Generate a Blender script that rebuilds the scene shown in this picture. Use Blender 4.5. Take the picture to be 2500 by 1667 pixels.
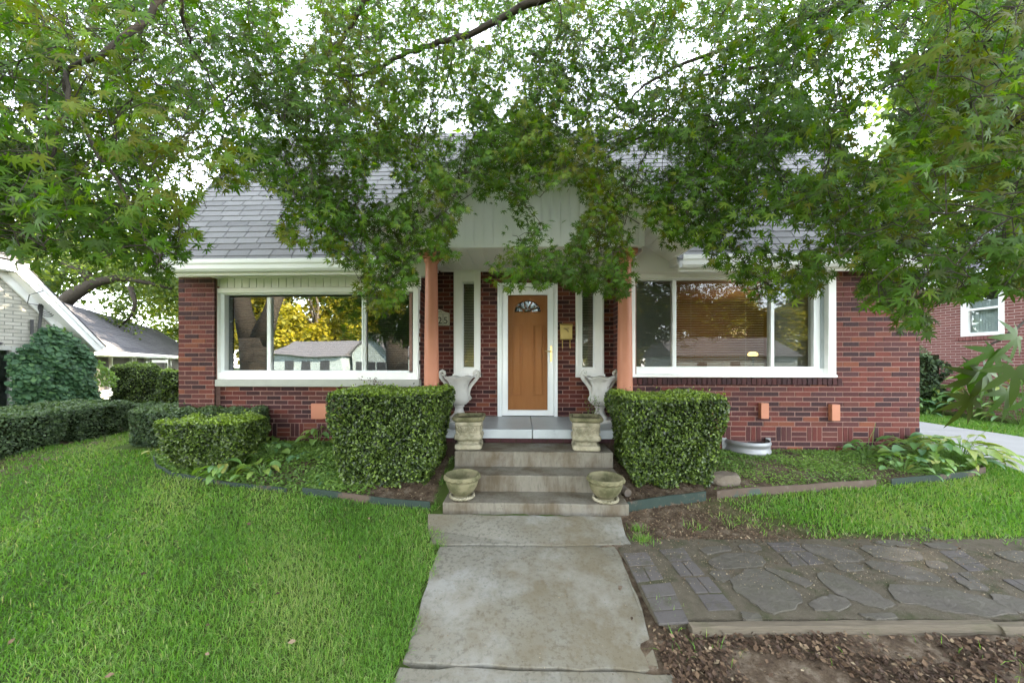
import bpy, math, random
import numpy as np
from mathutils import Vector, Matrix, noise as mnoise

random.seed(7); RNG = np.random.default_rng(11)
scene = bpy.context.scene
for o in list(bpy.data.objects): bpy.data.objects.remove(o)
COL = scene.collection

# ------------------------------------------------------------------ camera
F, HZ, EYE, YAW = 850.0, 882.0, 1.54, math.radians(1.8)
cam_d = bpy.data.cameras.new('camera'); cam = bpy.data.objects.new('camera', cam_d); COL.objects.link(cam)
cam.location = (0, 0, EYE); cam.rotation_euler = (math.radians(90), 0, YAW)
cam_d.sensor_width = 36; cam_d.lens = 36 * F / 2500; cam_d.shift_y = (HZ - 833.5) / 2500
cam_d.clip_start = 0.05; cam_d.clip_end = 600
scene.camera = cam
# ------------------------------------------------------------------ sky, sun, exposure
SUN_EL, SUN_AZ = math.radians(32), math.radians(58)      # azimuth clockwise from +Y (behind the house, to the right)
w = bpy.data.worlds.new('World'); scene.world = w; w.use_nodes = True
nt = w.node_tree; nt.nodes.clear()
sky = nt.nodes.new('ShaderNodeTexSky'); sky.sky_type = 'NISHITA'; sky.sun_disc = False
sky.sun_elevation = SUN_EL; sky.sun_rotation = SUN_AZ; sky.air_density = 1.0; sky.dust_density = 0.0; sky.ozone_density = 1.5
hs = nt.nodes.new('ShaderNodeHueSaturation'); hs.inputs['Saturation'].default_value = 0.30
bg = nt.nodes.new('ShaderNodeBackground'); bg.inputs['Strength'].default_value = 0.15
wo = nt.nodes.new('ShaderNodeOutputWorld')
nt.links.new(sky.outputs[0], hs.inputs['Color']); nt.links.new(hs.outputs[0], bg.inputs[0]); nt.links.new(bg.outputs[0], wo.inputs[0])
sl = bpy.data.lights.new('sun', 'SUN'); sl.energy = 3.2; sl.angle = math.radians(0.6); sl.color = (1, .86, .66)
so = bpy.data.objects.new('sun', sl); COL.objects.link(so)
sd = Vector((math.sin(SUN_AZ) * math.cos(SUN_EL), math.cos(SUN_AZ) * math.cos(SUN_EL), math.sin(SUN_EL)))
so.rotation_euler = sd.to_track_quat('Z', 'Y').to_euler()
scene.view_settings.view_transform = 'Standard'; scene.view_settings.look = 'None'
scene.view_settings.exposure = 3.75; scene.view_settings.gamma = 1
scene.cycles.max_bounces = 7; scene.cycles.diffuse_bounces = 4; scene.cycles.glossy_bounces = 3
scene.cycles.transmission_bounces = 4; scene.cycles.transparent_max_bounces = 10
scene.cycles.sample_clamp_indirect = 6; scene.cycles.caustics_reflective = False; scene.cycles.caustics_refractive = False

# ------------------------------------------------------------------ geometry of the view
CY, SY = math.cos(YAW), math.sin(YAW)
def ray(px, py):
    u = (px - 1250) / F; v = (HZ - py) / F
    return Vector((-SY + u * CY, CY + u * SY, v))
def PY(px, py, Y):
    d = ray(px, py); t = Y / d.y; return Vector((d.x * t, Y, EYE + d.z * t))
def PT(px, py, t):
    d = ray(px, py); return Vector((d.x * t, d.y * t, EYE + d.z * t))
def PZ(px, py, Z):
    d = ray(px, py); t = (Z - EYE) / d.z; return Vector((d.x * t, d.y * t, Z))
def PX(px, py, X):
    d = ray(px, py); t = X / d.x; return Vector((X, d.y * t, EYE + d.z * t))
def sm(x):
    x = np.clip(x, 0, 1); return x * x * (3 - 2 * x)
def gz(x, y):
    x = np.asarray(x, float); y = np.asarray(y, float)
    z = .32 * sm((y - 3.1) / 1.6)
    z = z - .09 * sm((2.7 - y) / 1.3) - .25 * sm((0.5 - y) / 7)
    z = z - .45 * sm((-x - 8) / 3.5) * sm((y - 3) / 3) - .1 * sm((x - 8) / 4)
    z = z + .018 * sm((2.12 - y) / .06) * sm((x - .8) / .2)
    z = z - .035 * sm((.66 - np.abs(x)) / .08) * sm((3.3 - y) / .1)
    z = z + .006 * np.sin(x * 5.1 + y * 2.3) * np.sin(y * 4.3 - x)
    return z
def G(px, py):
    d = ray(px, py); t = 1.0
    for i in range(60):
        z = float(gz(d.x * t, d.y * t)); tn = (z - EYE) / d.z; t = t * .5 + tn * .5
    return Vector((d.x * t, d.y * t, float(gz(d.x * t, d.y * t))))

# ------------------------------------------------------------------ materials
def rgb(c): return (c[0], c[1], c[2], 1)
def ramp(nt, stops, interp='LINEAR'):
    r = nt.nodes.new('ShaderNodeValToRGB'); e = r.color_ramp.elements; r.color_ramp.interpolation = interp
    n = len(stops)
    stops = [(s if isinstance(s[1], (tuple, list)) else (i / max(1, n - 1), s)) for i, s in enumerate(stops)]
    e[0].position = stops[0][0]; e[0].color = rgb(stops[0][1]); e[1].position = stops[-1][0]; e[1].color = rgb(stops[-1][1])
    for p, c in stops[1:-1]:
        q = e.new(p); q.color = rgb(c)
    return r
def noise_n(nt, scale, detail=6, rough=.6, stretch=(1, 1, 1), vec=None, loc=(0, 0, 0)):
    tc = nt.nodes.new('ShaderNodeTexCoord'); mp = nt.nodes.new('ShaderNodeMapping')
    mp.inputs['Scale'].default_value = stretch; mp.inputs['Location'].default_value = loc
    nt.links.new(vec or tc.outputs['Object'], mp.inputs[0])
    n = nt.nodes.new('ShaderNodeTexNoise'); n.inputs['Scale'].default_value = scale; n.inputs['Detail'].default_value = detail
    n.inputs['Roughness'].default_value = rough; nt.links.new(mp.outputs[0], n.inputs[0]); return n
def mixc(nt, a, b, fac, mode='MIX'):
    m = nt.nodes.new('ShaderNodeMix'); m.data_type = 'RGBA'; m.blend_type = mode
    for s, v in ((m.inputs[6], a), (m.inputs[7], b), (m.inputs[0], fac)):
        if isinstance(v, (tuple, list)): s.default_value = rgb(v)
        elif isinstance(v, (int, float)): s.default_value = v
        else: nt.links.new(v, s)
    return m.outputs[2]
ALB = {'brick': .95, 'mortar': 1.1, 'asphalt_shingle': .88, 'weathered_shingle': .75, 'salmon_paint': .85, 'orange_brown_door': 1.05, 'step_concrete': .72, 'walk_concrete': .7, 'driveway_concrete': .7,
       'porch_concrete': .78, 'cast_stone': .75, 'mossy_cast_stone': .75, 'pale_weathered_stone': .78, 'green_painted_edging': .5, 'weathered_brown_edging': .52, 'weathered_timber': .72, 'grey_flagstone': .68, 'grey_paver': .74,
       'mossy_grit_base': .66, 'brown_rock': .75, 'maple_leaf': .92, 'boxwood_leaf': .8, 'grey_green_leaf': .95, 'ivy_leaf': 1.1, 'hosta_leaf': .95, 'ground_cover_leaf': .95, 'grass_blade': .74, 'dry_litter': .75, 'distant_leaf': .8,
       'golden_leaf': .7, 'pale_aqua_siding': .7, 'red_brick': .8, 'white_painted_brick': .7, 'stone_sill': .85, 'blind_slats': .7, 'grey_blind_slats': .7, 'brown_room': .8, 'yellow_painted_metal': .85, 'galvanized_steel': .7, 'cream_tile': .85}
def nmat(name, cols, scale=4, detail=8, rough=.85, spec=.3, tint=None, tmix=.35, bump=0, bscale=60, bdist=.01, stretch=(1, 1, 1),
         bstretch=None, stains=None, metal=0, trans=0, emit=0, bdetail=6, coat=0, speck=None):
    k_ = ALB.get(name, 1.0); sc = lambda L: [((q[0], tuple(v * k_ for v in q[1])) if isinstance(q[1], (tuple, list)) else tuple(v * k_ for v in q)) for q in L]
    cols = sc(cols); tint = sc(tint) if tint else None; stains = [dict(q, col=tuple(v * k_ for v in q['col'])) for q in (stains or [])]
    m = bpy.data.materials.new(name); m.use_nodes = True; nt = m.node_tree; b = nt.nodes['Principled BSDF']
    n = noise_n(nt, scale, detail, stretch=stretch); r = ramp(nt, cols); nt.links.new(n.outputs[0], r.inputs[0]); c = r.outputs[0]
    if tint:
        a = nt.nodes.new('ShaderNodeAttribute'); a.attribute_name = 'tint'; tr = ramp(nt, tint)
        nt.links.new(a.outputs['Fac'], tr.inputs[0]); c = mixc(nt, tr.outputs[0], c, tmix, 'MIX')
    for s in (stains or []):
        sn = noise_n(nt, s['scale'], 7, .65, s.get('stretch', (1, 1, 1)), loc=s.get('loc', (3, 1, 7)))
        sr = ramp(nt, [(s['lo'], (0, 0, 0)), (s['hi'], (1, 1, 1))]); nt.links.new(sn.outputs[0], sr.inputs[0])
        mm = nt.nodes.new('ShaderNodeMath'); mm.operation = 'MULTIPLY'; mm.inputs[1].default_value = s.get('amt', 1)
        nt.links.new(sr.outputs[0], mm.inputs[0]); c = mixc(nt, c, s['col'], mm.outputs[0])
    nt.links.new(c, b.inputs['Base Color'])
    b.inputs['Roughness'].default_value = rough; b.inputs['Specular IOR Level'].default_value = spec; b.inputs['Metallic'].default_value = metal
    if coat: b.inputs['Coat Weight'].default_value = coat
    if emit: nt.links.new(c, b.inputs['Emission Color']); b.inputs['Emission Strength'].default_value = emit
    if bump:
        bn = noise_n(nt, bscale, bdetail, .65, bstretch or (1, 1, 1)); bp = nt.nodes.new('ShaderNodeBump')
        bp.inputs['Strength'].default_value = bump; bp.inputs['Distance'].default_value = bdist
        nt.links.new(bn.outputs[0], bp.inputs['Height']); nt.links.new(bp.outputs[0], b.inputs['Normal'])
    if trans:
        t = nt.nodes.new('ShaderNodeBsdfTranslucent'); mx = nt.nodes.new('ShaderNodeMixShader'); mx.inputs[0].default_value = trans
        br = mixc(nt, c, (1.5, 1.75, .35), 1.0, 'MULTIPLY'); nt.links.new(br, t.inputs[0])
        out = [x for x in nt.nodes if x.type == 'OUTPUT_MATERIAL'][0]
        nt.links.new(b.outputs[0], mx.inputs[1]); nt.links.new(t.outputs[0], mx.inputs[2]); nt.links.new(mx.outputs[0], out.inputs[0])
    return m
def glassmat(name, refl=.25, tintc=(.9, .95, .95), rough=.0, warp=.0, edge=.9):
    m = bpy.data.materials.new(name); m.use_nodes = True; nt = m.node_tree; nt.nodes.clear()
    out = nt.nodes.new('ShaderNodeOutputMaterial'); g = nt.nodes.new('ShaderNodeBsdfGlossy'); g.inputs['Roughness'].default_value = rough
    g.inputs['Color'].default_value = (.95, .97, 1, 1); t = nt.nodes.new('ShaderNodeBsdfTransparent'); t.inputs[0].default_value = rgb(tintc)
    lw = nt.nodes.new('ShaderNodeLayerWeight'); lw.inputs[0].default_value = .25
    mr = nt.nodes.new('ShaderNodeMapRange'); mr.inputs[3].default_value = refl; mr.inputs[4].default_value = edge
    nt.links.new(lw.outputs['Fresnel'], mr.inputs[0]); mx = nt.nodes.new('ShaderNodeMixShader')
    nt.links.new(mr.outputs[0], mx.inputs[0]); nt.links.new(t.outputs[0], mx.inputs[1]); nt.links.new(g.outputs[0], mx.inputs[2])
    nt.links.new(mx.outputs[0], out.inputs[0])
    if warp:
        bn = noise_n(nt, 1.4, 1); bp = nt.nodes.new('ShaderNodeBump'); bp.inputs['Strength'].default_value = warp; bp.inputs['Distance'].default_value = .02
        nt.links.new(bn.outputs[0], bp.inputs['Height']); nt.links.new(bp.outputs[0], g.inputs['Normal'])
    return m
M = {}
BR = [(0, (.014, .006, .010)), (.22, (.045, .013, .015)), (.5, (.11, .021, .016)), (.74, (.165, .036, .021)), (.86, (.055, .019, .022)), (.93, (.17, .048, .026)), (1, (.25, .075, .03))]
M['brick'] = nmat('brick', [(.015, .008, .008), (.14, .045, .04)], 30, 8, .8, .35, tint=BR, tmix=.28, bump=.9, bscale=14, bdist=.012, bstretch=(9, 9, .9),
                  stains=[dict(scale=7, lo=.66, hi=.85, col=(.3, .26, .24), amt=.3)])
M['mortar'] = nmat('mortar', [(.17, .095, .08), (.32, .21, .18)], 20, 6, .95, .1, bump=.4, bscale=120)
M['brick_white'] = nmat('white_painted_brick', [(.45, .44, .36), (.66, .64, .54)], 6, 8, .75, .3, tint=[(.48, .47, .39), (.68, .66, .57)], tmix=.5, bump=.4, bscale=40, stains=[dict(scale=5, lo=.6, hi=.8, col=(.3, .32, .25), amt=.4)])
M['mortar_grey'] = nmat('grey_mortar', [(.16, .16, .14), (.3, .3, .27)], 10)
M['brick_red'] = nmat('red_brick', [(.16, .06, .055), (.3, .13, .12)], 8, 6, .8, .3, tint=[(.19, .07, .06), (.3, .12, .1)], tmix=.5, bump=.4, bscale=50)
M['mortar_pale'] = nmat('pale_mortar', [(.38, .3, .27), (.5, .42, .38)], 10)
M['white'] = nmat('white_paint', [(.80, .81, .80), (.88, .88, .87)], 3, 5, .45, .45, stains=[dict(scale=4, lo=.62, hi=.9, col=(.5, .5, .44), amt=.35, stretch=(1, 1, .35))])
M['siding'] = nmat('white_siding', [(.80, .80, .81), (.88, .88, .88)], 2, 5, .4, .5, stains=[dict(scale=6, lo=.6, hi=.95, col=(.5, .52, .46), amt=.4, stretch=(1, 1, .3))])
M['alum'] = nmat('aluminium_frame', [(.74, .78, .80), (.84, .86, .87)], 5, 4, .35, .5)
M['screen'] = nmat('grey_sash_track', [(.3, .34, .36), (.42, .46, .48)], 5, 4, .5, .4)
M['stonesill'] = nmat('stone_sill', [(.36, .37, .33), (.5, .5, .45)], 5, 7, .8, .3, bump=.15, bscale=80)
M['shingle'] = nmat('asphalt_shingle', [(.1, .1, .11), (.28, .28, .3)], 60, 8, .95, .15, tint=[(.165, .163, .16), (.21, .208, .204), (.25, .248, .243), (.19, .184, .18)], tmix=.3, bump=.5, bscale=300, bdist=.004)
M['shingle_dark'] = nmat('weathered_shingle', [(.08, .078, .085), (.2, .19, .2)], 25, 8, .95, .15, tint=[(.1, .098, .105), (.17, .165, .17)], tmix=.4, bump=.4, bscale=150)
M['salmon'] = nmat('salmon_paint', [(.46, .175, .095), (.56, .235, .145)], 3, 6, .5, .4, stains=[dict(scale=8, lo=.6, hi=.9, col=(.4, .13, .07), amt=.4)])
M['door'] = nmat('orange_brown_door', [(.36, .135, .05), (.46, .19, .08)], 5, 7, .6, .12, stretch=(4, 4, .5))
M['yellow'] = nmat('yellow_painted_metal', [(.58, .42, .11), (.68, .5, .16)], 10, 5, .4, .5, stains=[dict(scale=20, lo=.6, hi=.8, col=(.35, .24, .08), amt=.4)])
M['brass'] = nmat('brass', [(.45, .33, .13), (.6, .45, .2)], 20, 4, .3, .5, metal=.8)
M['concrete_blue'] = nmat('porch_concrete', [(.40, .44, .46), (.58, .62, .63)], 3, 9, .4, .45, bump=.12, bscale=120, stains=[dict(scale=3, lo=.55, hi=.8, col=(.2, .22, .22), amt=.5), dict(scale=14, lo=.64, hi=.74, col=(.1, .09, .08), amt=.4)])
M['concrete_step'] = nmat('step_concrete', [(.15, .13, .095), (.30, .28, .23)], 3, 10, .85, .25, bump=.35, bscale=90, bdist=.006,
                          stains=[dict(scale=3, lo=.42, hi=.62, col=(.105, .075, .04), amt=.8, stretch=(1, 1, .5)), dict(scale=40, lo=.5, hi=.7, col=(.09, .075, .05), amt=.5, stretch=(1, 1, .15)), dict(scale=30, lo=.6, hi=.72, col=(.06, .05, .04), amt=.5), dict(scale=2.2, lo=.55, hi=.8, col=(.36, .36, .34), amt=.5, loc=(9, 2, 1))])
M['walk'] = nmat('walk_concrete', [(.16, .15, .115), (.31, .295, .245)], 2.2, 10, .9, .2, bump=.4, bscale=130, bdist=.005,
                 stains=[dict(scale=32, lo=.5, hi=.62, col=(.085, .075, .05), amt=.5, loc=(1, 1, 1)), dict(scale=1.5, lo=.42, hi=.62, col=(.17, .14, .085), amt=.75, loc=(5, 2, 1)), dict(scale=1.2, lo=.52, hi=.64, col=(.44, .45, .43), amt=.35, loc=(0, 8, 1)), dict(scale=60, lo=.6, hi=.7, col=(.07, .065, .05), amt=.6)])
M['drive'] = nmat('driveway_concrete', [(.3, .3, .29), (.42, .42, .4)], 2, 8, .85, .25, bump=.2, bscale=90)
M['cast'] = nmat('cast_stone', [(.33, .29, .19), (.52, .48, .36)], 6, 9, .9, .2, bump=.3, bscale=100, stains=[dict(scale=8, lo=.42, hi=.62, col=(.13, .125, .07), amt=.75), dict(scale=18, lo=.6, hi=.75, col=(.08, .08, .05), amt=.5)])
M['cast_moss'] = nmat('mossy_cast_stone', [(.15, .14, .075), (.32, .285, .17)], 6, 9, .9, .2, bump=.35, bscale=100, stains=[dict(scale=7, lo=.42, hi=.62, col=(.07, .075, .03), amt=.8), dict(scale=25, lo=.6, hi=.75, col=(.05, .05, .03), amt=.5)])
M['urn'] = nmat('pale_weathered_stone', [(.5, .49, .45), (.7, .69, .66)], 6, 9, .85, .25, bump=.3, bscale=90, stains=[dict(scale=9, lo=.52, hi=.75, col=(.2, .2, .17), amt=.55, stretch=(1, 1, .25))])
M['soil'] = nmat('dark_soil', [(.02, .015, .01), (.07, .05, .035)], 20, 8, .95, .1, bump=.8, bscale=80, bdist=.02)
M['steel'] = nmat('galvanized_steel', [(.3, .31, .32), (.46, .47, .48)], 8, 6, .5, .5, metal=.4)
M['edge_green'] = nmat('green_painted_edging', [(.025, .052, .042), (.06, .095, .075)], 8, 7, .7, .3, stains=[dict(scale=3.0, lo=.53, hi=.57, col=(.19, .13, .095), amt=.9), dict(scale=14, lo=.6, hi=.7, col=(.25, .22, .18), amt=.5)])
M['edge_brown'] = nmat('weathered_brown_edging', [(.13, .09, .065), (.23, .17, .13)], 8, 7, .8, .3, stains=[dict(scale=2.6, lo=.57, hi=.61, col=(.09, .15, .125), amt=.8), dict(scale=14, lo=.6, hi=.7, col=(.3, .27, .22), amt=.5)])
M['timber'] = nmat('weathered_timber', [(.10, .085, .06), (.22, .18, .13)], 5, 9, .9, .2, stretch=(.5, 14, 14), bump=.9, bscale=9, bdist=.01, bstretch=(.5, 12, 12), stains=[dict(scale=4, lo=.55, hi=.75, col=(.07, .085, .03), amt=.5)])
M['stone'] = nmat('grey_flagstone', [(.06, .052, .04), (.165, .148, .12)], 7, 10, .8, .3, bump=1, bscale=14, bdist=.02, stains=[dict(scale=4, lo=.45, hi=.62, col=(.10, .095, .065), amt=.6, loc=(1, 4, 2)), dict(scale=12, lo=.6, hi=.75, col=(.26, .25, .23), amt=.5)])
M['paver'] = nmat('grey_paver', [(.10, .095, .098), (.17, .165, .165)], 14, 8, .9, .2, bump=.8, bscale=90, bdist=.012, tint=[(.09, .073, .058), (.14, .118, .095)], tmix=.5, stains=[dict(scale=6, lo=.5, hi=.66, col=(.085, .08, .045), amt=.7)])
M['patio_base'] = nmat('mossy_grit_base', [(.085, .072, .048), (.2, .172, .125)], 18, 10, .95, .15, bump=1, bscale=110, bdist=.012, stains=[dict(scale=5, lo=.5, hi=.68, col=(.05, .065, .018), amt=.7), dict(scale=90, lo=.62, hi=.68, col=(.36, .34, .28), amt=.7)])
M['rock'] = nmat('brown_rock', [(.13, .1, .07), (.27, .23, .18)], 6, 9, .85, .25, bump=.7, bscale=18, bdist=.02)
M['bark'] = nmat('dark_bark', [(.022, .018, .014), (.07, .058, .045)], 14, 9, .9, .2, bump=.8, bscale=40, stretch=(1, 1, .4))
M['bark_pale'] = nmat('grey_brown_bark', [(.06, .05, .04), (.15, .125, .1)], 8, 9, .9, .2, bump=.9, bscale=16, bdist=.03, bstretch=(1, 1, .25))
M['black'] = nmat('black_plastic', [(.012, .012, .014), (.03, .03, .032)], 20, 4, .4, .5)
M['dark'] = nmat('dark_room', [(.03, .03, .032), (.05, .05, .052)], 3, 4, .9, .1)
M['grey_wall'] = nmat('grey_wall', [(.10, .105, .11), (.14, .145, .15)], 3, 4, .9, .1)
M['brown_room'] = nmat('brown_room', [(.16, .10, .06), (.30, .19, .12)], 3, 6, .7, .2, stretch=(3, 3, .6))
M['blind_grey'] = nmat('grey_blind_slats', [(.16, .17, .17), (.24, .25, .25)], 3, 4, .6, .3)
M['blind'] = nmat('blind_slats', [(.6, .57, .5), (.75, .7, .62)], 3, 4, .6, .3)
M['curtain'] = nmat('pale_blue_curtain', [(.42, .55, .6), (.72, .8, .8)], 9, 3, .9, .2, stretch=(3, 3, .3))
M['cable'] = nmat('cable', [(.04, .04, .04), (.08, .08, .08)], 3)
M['screenmesh'] = nmat('porch_screen', [(.10, .095, .09), (.17, .155, .145)], 3, 6, .9, .1, stretch=(3, 3, .3))
M['street_wall'] = nmat('pale_aqua_siding', [(.3, .36, .36), (.42, .48, .47)], 4, 4, .6, .3)
M['glass'] = glassmat('window_glass', .24, (.8, .84, .84), warp=.16)
M['glass_side'] = glassmat('window_glass_screened', .11, (.7, .74, .74), warp=.05)
M['glass_r'] = glassmat('window_glass_dim', .035, edge=.5, tintc=(.85, .86, .84), warp=.06)
#, (.85, .86, .84), warp=.06)
M['glass_door'] = glassmat('door_glass', .0, edge=.01, tintc=(.92, .94, .92), warp=.04)
#, (.9, .92, .9), warp=.04)
# foliage
M['maple_leaf'] = nmat('maple_leaf', [(.04, .085, .008), (.085, .14, .012)], 3, 4, .5, .2, tint=[(.032, .045, .004), (.034, .085, .005), (.06, .13, .008), (.105, .165, .010), (.10, .10, .006)], tmix=.12, trans=.45)
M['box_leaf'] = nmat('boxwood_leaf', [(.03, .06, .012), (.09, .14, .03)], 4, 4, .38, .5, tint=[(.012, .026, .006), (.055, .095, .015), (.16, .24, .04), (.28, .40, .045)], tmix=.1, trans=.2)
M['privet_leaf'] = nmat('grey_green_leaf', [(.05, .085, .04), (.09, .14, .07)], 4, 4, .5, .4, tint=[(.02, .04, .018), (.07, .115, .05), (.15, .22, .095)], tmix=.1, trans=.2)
M['ivy_leaf'] = nmat('ivy_leaf', [(.02, .06, .03), (.06, .12, .06)], 4, 4, .6, .3, tint=[(.014, .04, .018), (.035, .09, .035), (.075, .15, .045)], tmix=.15, trans=.2)
M['hosta_leaf'] = nmat('hosta_leaf', [(.09, .18, .05), (.17, .28, .08)], 3, 4, .4, .45, tint=[(.06, .15, .07), (.11, .23, .07), (.19, .29, .05), (.30, .30, .07)], tmix=.15, trans=.3)
M['cover_leaf'] = nmat('ground_cover_leaf', [(.06, .12, .03), (.1, .18, .04)], 3, 4, .5, .4, tint=[(.05, .10, .022), (.13, .23, .04), (.24, .36, .08)], tmix=.1, trans=.35)
M['grass_blade'] = nmat('grass_blade', [(.05, .12, .015), (.10, .2, .03)], 1.2, 5, .45, .4, tint=[(.05, .13, .014), (.115, .285, .028), (.17, .37, .042), (.26, .43, .085), (.62, .56, .30)], tmix=.3, trans=.35)
M['litter'] = nmat('dry_litter', [(.08, .05, .03), (.2, .13, .08)], 4, 4, .8, .2, tint=[(.05, .03, .02), (.12, .075, .045), (.22, .15, .09), (.38, .31, .2)], tmix=.1)
M['tree_leaf'] = nmat('distant_leaf', [(.05, .1, .02), (.12, .17, .03)], 1, 4, .5, .35, tint=[(.035, .07, .02), (.08, .13, .028), (.15, .2, .035), (.24, .26, .04)], tmix=.2, trans=.4)
M['tree_leaf_yellow'] = nmat('golden_leaf', [(.2, .22, .03), (.42, .40, .04)], 1, 4, .5, .3, tint=[(.12, .14, .02), (.34, .30, .02), (.62, .46, .02)], tmix=.15, trans=.4)
M['core'] = nmat('twiggy_core', [(.008, .012, .005), (.025, .03, .012)], 12, 6, .95, .1)

# ------------------------------------------------------------------ builders
class MB:
    def __init__(s): s.v = []; s.f = []; s.t = []; s.m = []
    def add(s, vs, fs, tint=.5, m=0):
        b = len(s.v); s.v += [tuple(v) for v in vs]
        for f in fs: s.f.append([i + b for i in f]); s.t.append(tint); s.m.append(m)
    def box(s, x0, x1, y0, y1, z0, z1, tint=.5, m=0):
        x0, x1 = min(x0, x1), max(x0, x1); y0, y1 = min(y0, y1), max(y0, y1); z0, z1 = min(z0, z1), max(z0, z1)
        s.add([(x0, y0, z0), (x1, y0, z0), (x1, y1, z0), (x0, y1, z0), (x0, y0, z1), (x1, y0, z1), (x1, y1, z1), (x0, y1, z1)],
              [(0, 3, 2, 1), (4, 5, 6, 7), (0, 1, 5, 4), (1, 2, 6, 5), (2, 3, 7, 6), (3, 0, 4, 7)], tint, m)
    def obox(s, O, A, B, C, tint=.5, m=0):     # box from corner O and three edge vectors
        O, A, B, C = Vector(O), Vector(A), Vector(B), Vector(C)
        vs = [O, O + A, O + A + B, O + B, O + C, O + A + C, O + A + B + C, O + B + C]
        fs = [(0, 3, 2, 1), (4, 5, 6, 7), (0, 1, 5, 4), (1, 2, 6, 5), (2, 3, 7, 6), (3, 0, 4, 7)]
        if A.cross(B).dot(C) < 0: fs = [f[::-1] for f in fs]
        s.add(vs, fs, tint, m)
    def prism(s, pts, ext, tint=.5, m=0):
        n = len(pts); P = [Vector(p) for p in pts]; E = Vector(ext)
        nn = sum((P[i].cross(P[(i + 1) % n]) for i in range(n)), Vector())
        if nn.dot(E) > 0: P = P[::-1]
        s.add(P + [p + E for p in P], [list(range(n)), list(range(2 * n - 1, n - 1, -1))] + [(i, i + n, (i + 1) % n + n, (i + 1) % n) for i in range(n)], tint, m)
    def tube(s, pts, rad, n=8, tint=.5, m=0, cap=True):
        pts = [Vector(p) for p in pts]; k = len(pts)
        if not isinstance(rad, (list, tuple)): rad = [rad] * k
        vs = []; prev = None
        for i, p in enumerate(pts):
            d = (pts[min(i + 1, k - 1)] - pts[max(i - 1, 0)])
            d = d.normalized() if d.length > 1e-9 else Vector((0, 0, 1))
            a = prev if prev is not None else (Vector((0, 0, 1)) if abs(d.z) < .9 else Vector((1, 0, 0)))
            a = a - d * a.dot(d)
            if a.length < 1e-6: a = d.orthogonal()
            a.normalize(); prev = a; b = d.cross(a)
            for j in range(n):
                q = 2 * math.pi * j / n; vs.append(p + (a * math.cos(q) + b * math.sin(q)) * rad[i])
        fs = [(i * n + j, i * n + (j + 1) % n, (i + 1) * n + (j + 1) % n, (i + 1) * n + j) for i in range(k - 1) for j in range(n)]
        if cap: fs += [list(range(n))[::-1], [(k - 1) * n + j for j in range(n)]]
        s.add(vs, fs, tint, m)
    def lathe(s, prof, n=32, c=(0, 0, 0), sq=None, tint=.5, m=0, flute=0):
        vs = []
        for i, (r, z) in enumerate(prof):
            for j in range(n):
                q = 2 * math.pi * j / n; rr = r
                if sq:  # rounded square section
                    ca, sa = abs(math.cos(q)), abs(math.sin(q)); rr = r / ((ca ** sq + sa ** sq) ** (1 / sq))
                if flute: rr *= 1 + flute * (abs(math.sin(q * 9)) - .5)
                vs.append((c[0] + rr * math.cos(q), c[1] + rr * math.sin(q), c[2] + z))
        k = len(prof)
        fs = [(i * n + j, i * n + (j + 1) % n, (i + 1) * n + (j + 1) % n, (i + 1) * n + j) for i in range(k - 1) for j in range(n)]
        fs += [list(range(n))[::-1], [(k - 1) * n + j for j in range(n)]]
        s.add(vs, fs, tint, m)
    def build(s, name, mats, parent=None, smooth=False, bevel=0, origin=None):
        me = bpy.data.meshes.new(name); me.from_pydata(s.v, [], s.f); me.update()
        if not isinstance(mats, (list, tuple)): mats = [mats]
        for m in mats: me.materials.append(M[m] if isinstance(m, str) else m)
        a = me.attributes.new('tint', 'FLOAT', 'FACE'); a.data.foreach_set('value', np.array(s.t, dtype=np.float32))
        if len(mats) > 1: me.polygons.foreach_set('material_index', np.array(s.m, dtype=np.int32))
        if smooth: me.polygons.foreach_set('use_smooth', [True] * len(me.polygons))
        return link(name, me, parent, bevel, smooth)
def wloc(o):
    v = Vector(o.location)
    while o.parent: o = o.parent; v = v + Vector(o.location)
    return v
def link(name, me, parent=None, bevel=0, smooth=False):
    o = bpy.data.objects.new(name, me); COL.objects.link(o)
    if parent: o.parent = parent; o.location = -wloc(parent) if wloc(parent).length else (0, 0, 0)
    if bevel:
        b = o.modifiers.new('bevel', 'BEVEL'); b.width = bevel; b.segments = 2; b.limit_method = 'ANGLE'; b.angle_limit = math.radians(40)
    if smooth and not bevel:
        pass
    return o
def tris(name, V, T, tint, mat, parent=None, smooth=False):
    """numpy triangle mesh: V (n,3), T (m,3), tint (m)"""
    me = bpy.data.meshes.new(name); n, m = len(V), len(T)
    me.vertices.add(n); me.vertices.foreach_set('co', np.ascontiguousarray(V, np.float32).ravel())
    me.loops.add(m * 3); me.loops.foreach_set('vertex_index', np.ascontiguousarray(T, np.int32).ravel())
    me.polygons.add(m); me.polygons.foreach_set('loop_start', np.arange(0, m * 3, 3, dtype=np.int32))
    if smooth: me.polygons.foreach_set('use_smooth', np.ones(m, bool))
    me.update(calc_edges=True); me.materials.append(M[mat])
    a = me.attributes.new('tint', 'FLOAT', 'FACE'); a.data.foreach_set('value', np.ascontiguousarray(tint, np.float32))
    return link(name, me, parent)
def thing(name, label, cat, loc=(0, 0, 0), group=None, rz=0):
    o = bpy.data.objects.new(name, None); COL.objects.link(o); o.location = loc; o.rotation_euler = (0, 0, rz); o.empty_display_size = .2
    return tag(o, label, cat, group)
def tag(o, label=None, cat=None, group=None, kind=None):
    if label: o['label'] = label
    if cat: o['category'] = cat
    if group: o['group'] = group
    if kind: o['kind'] = kind
    return o
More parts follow.
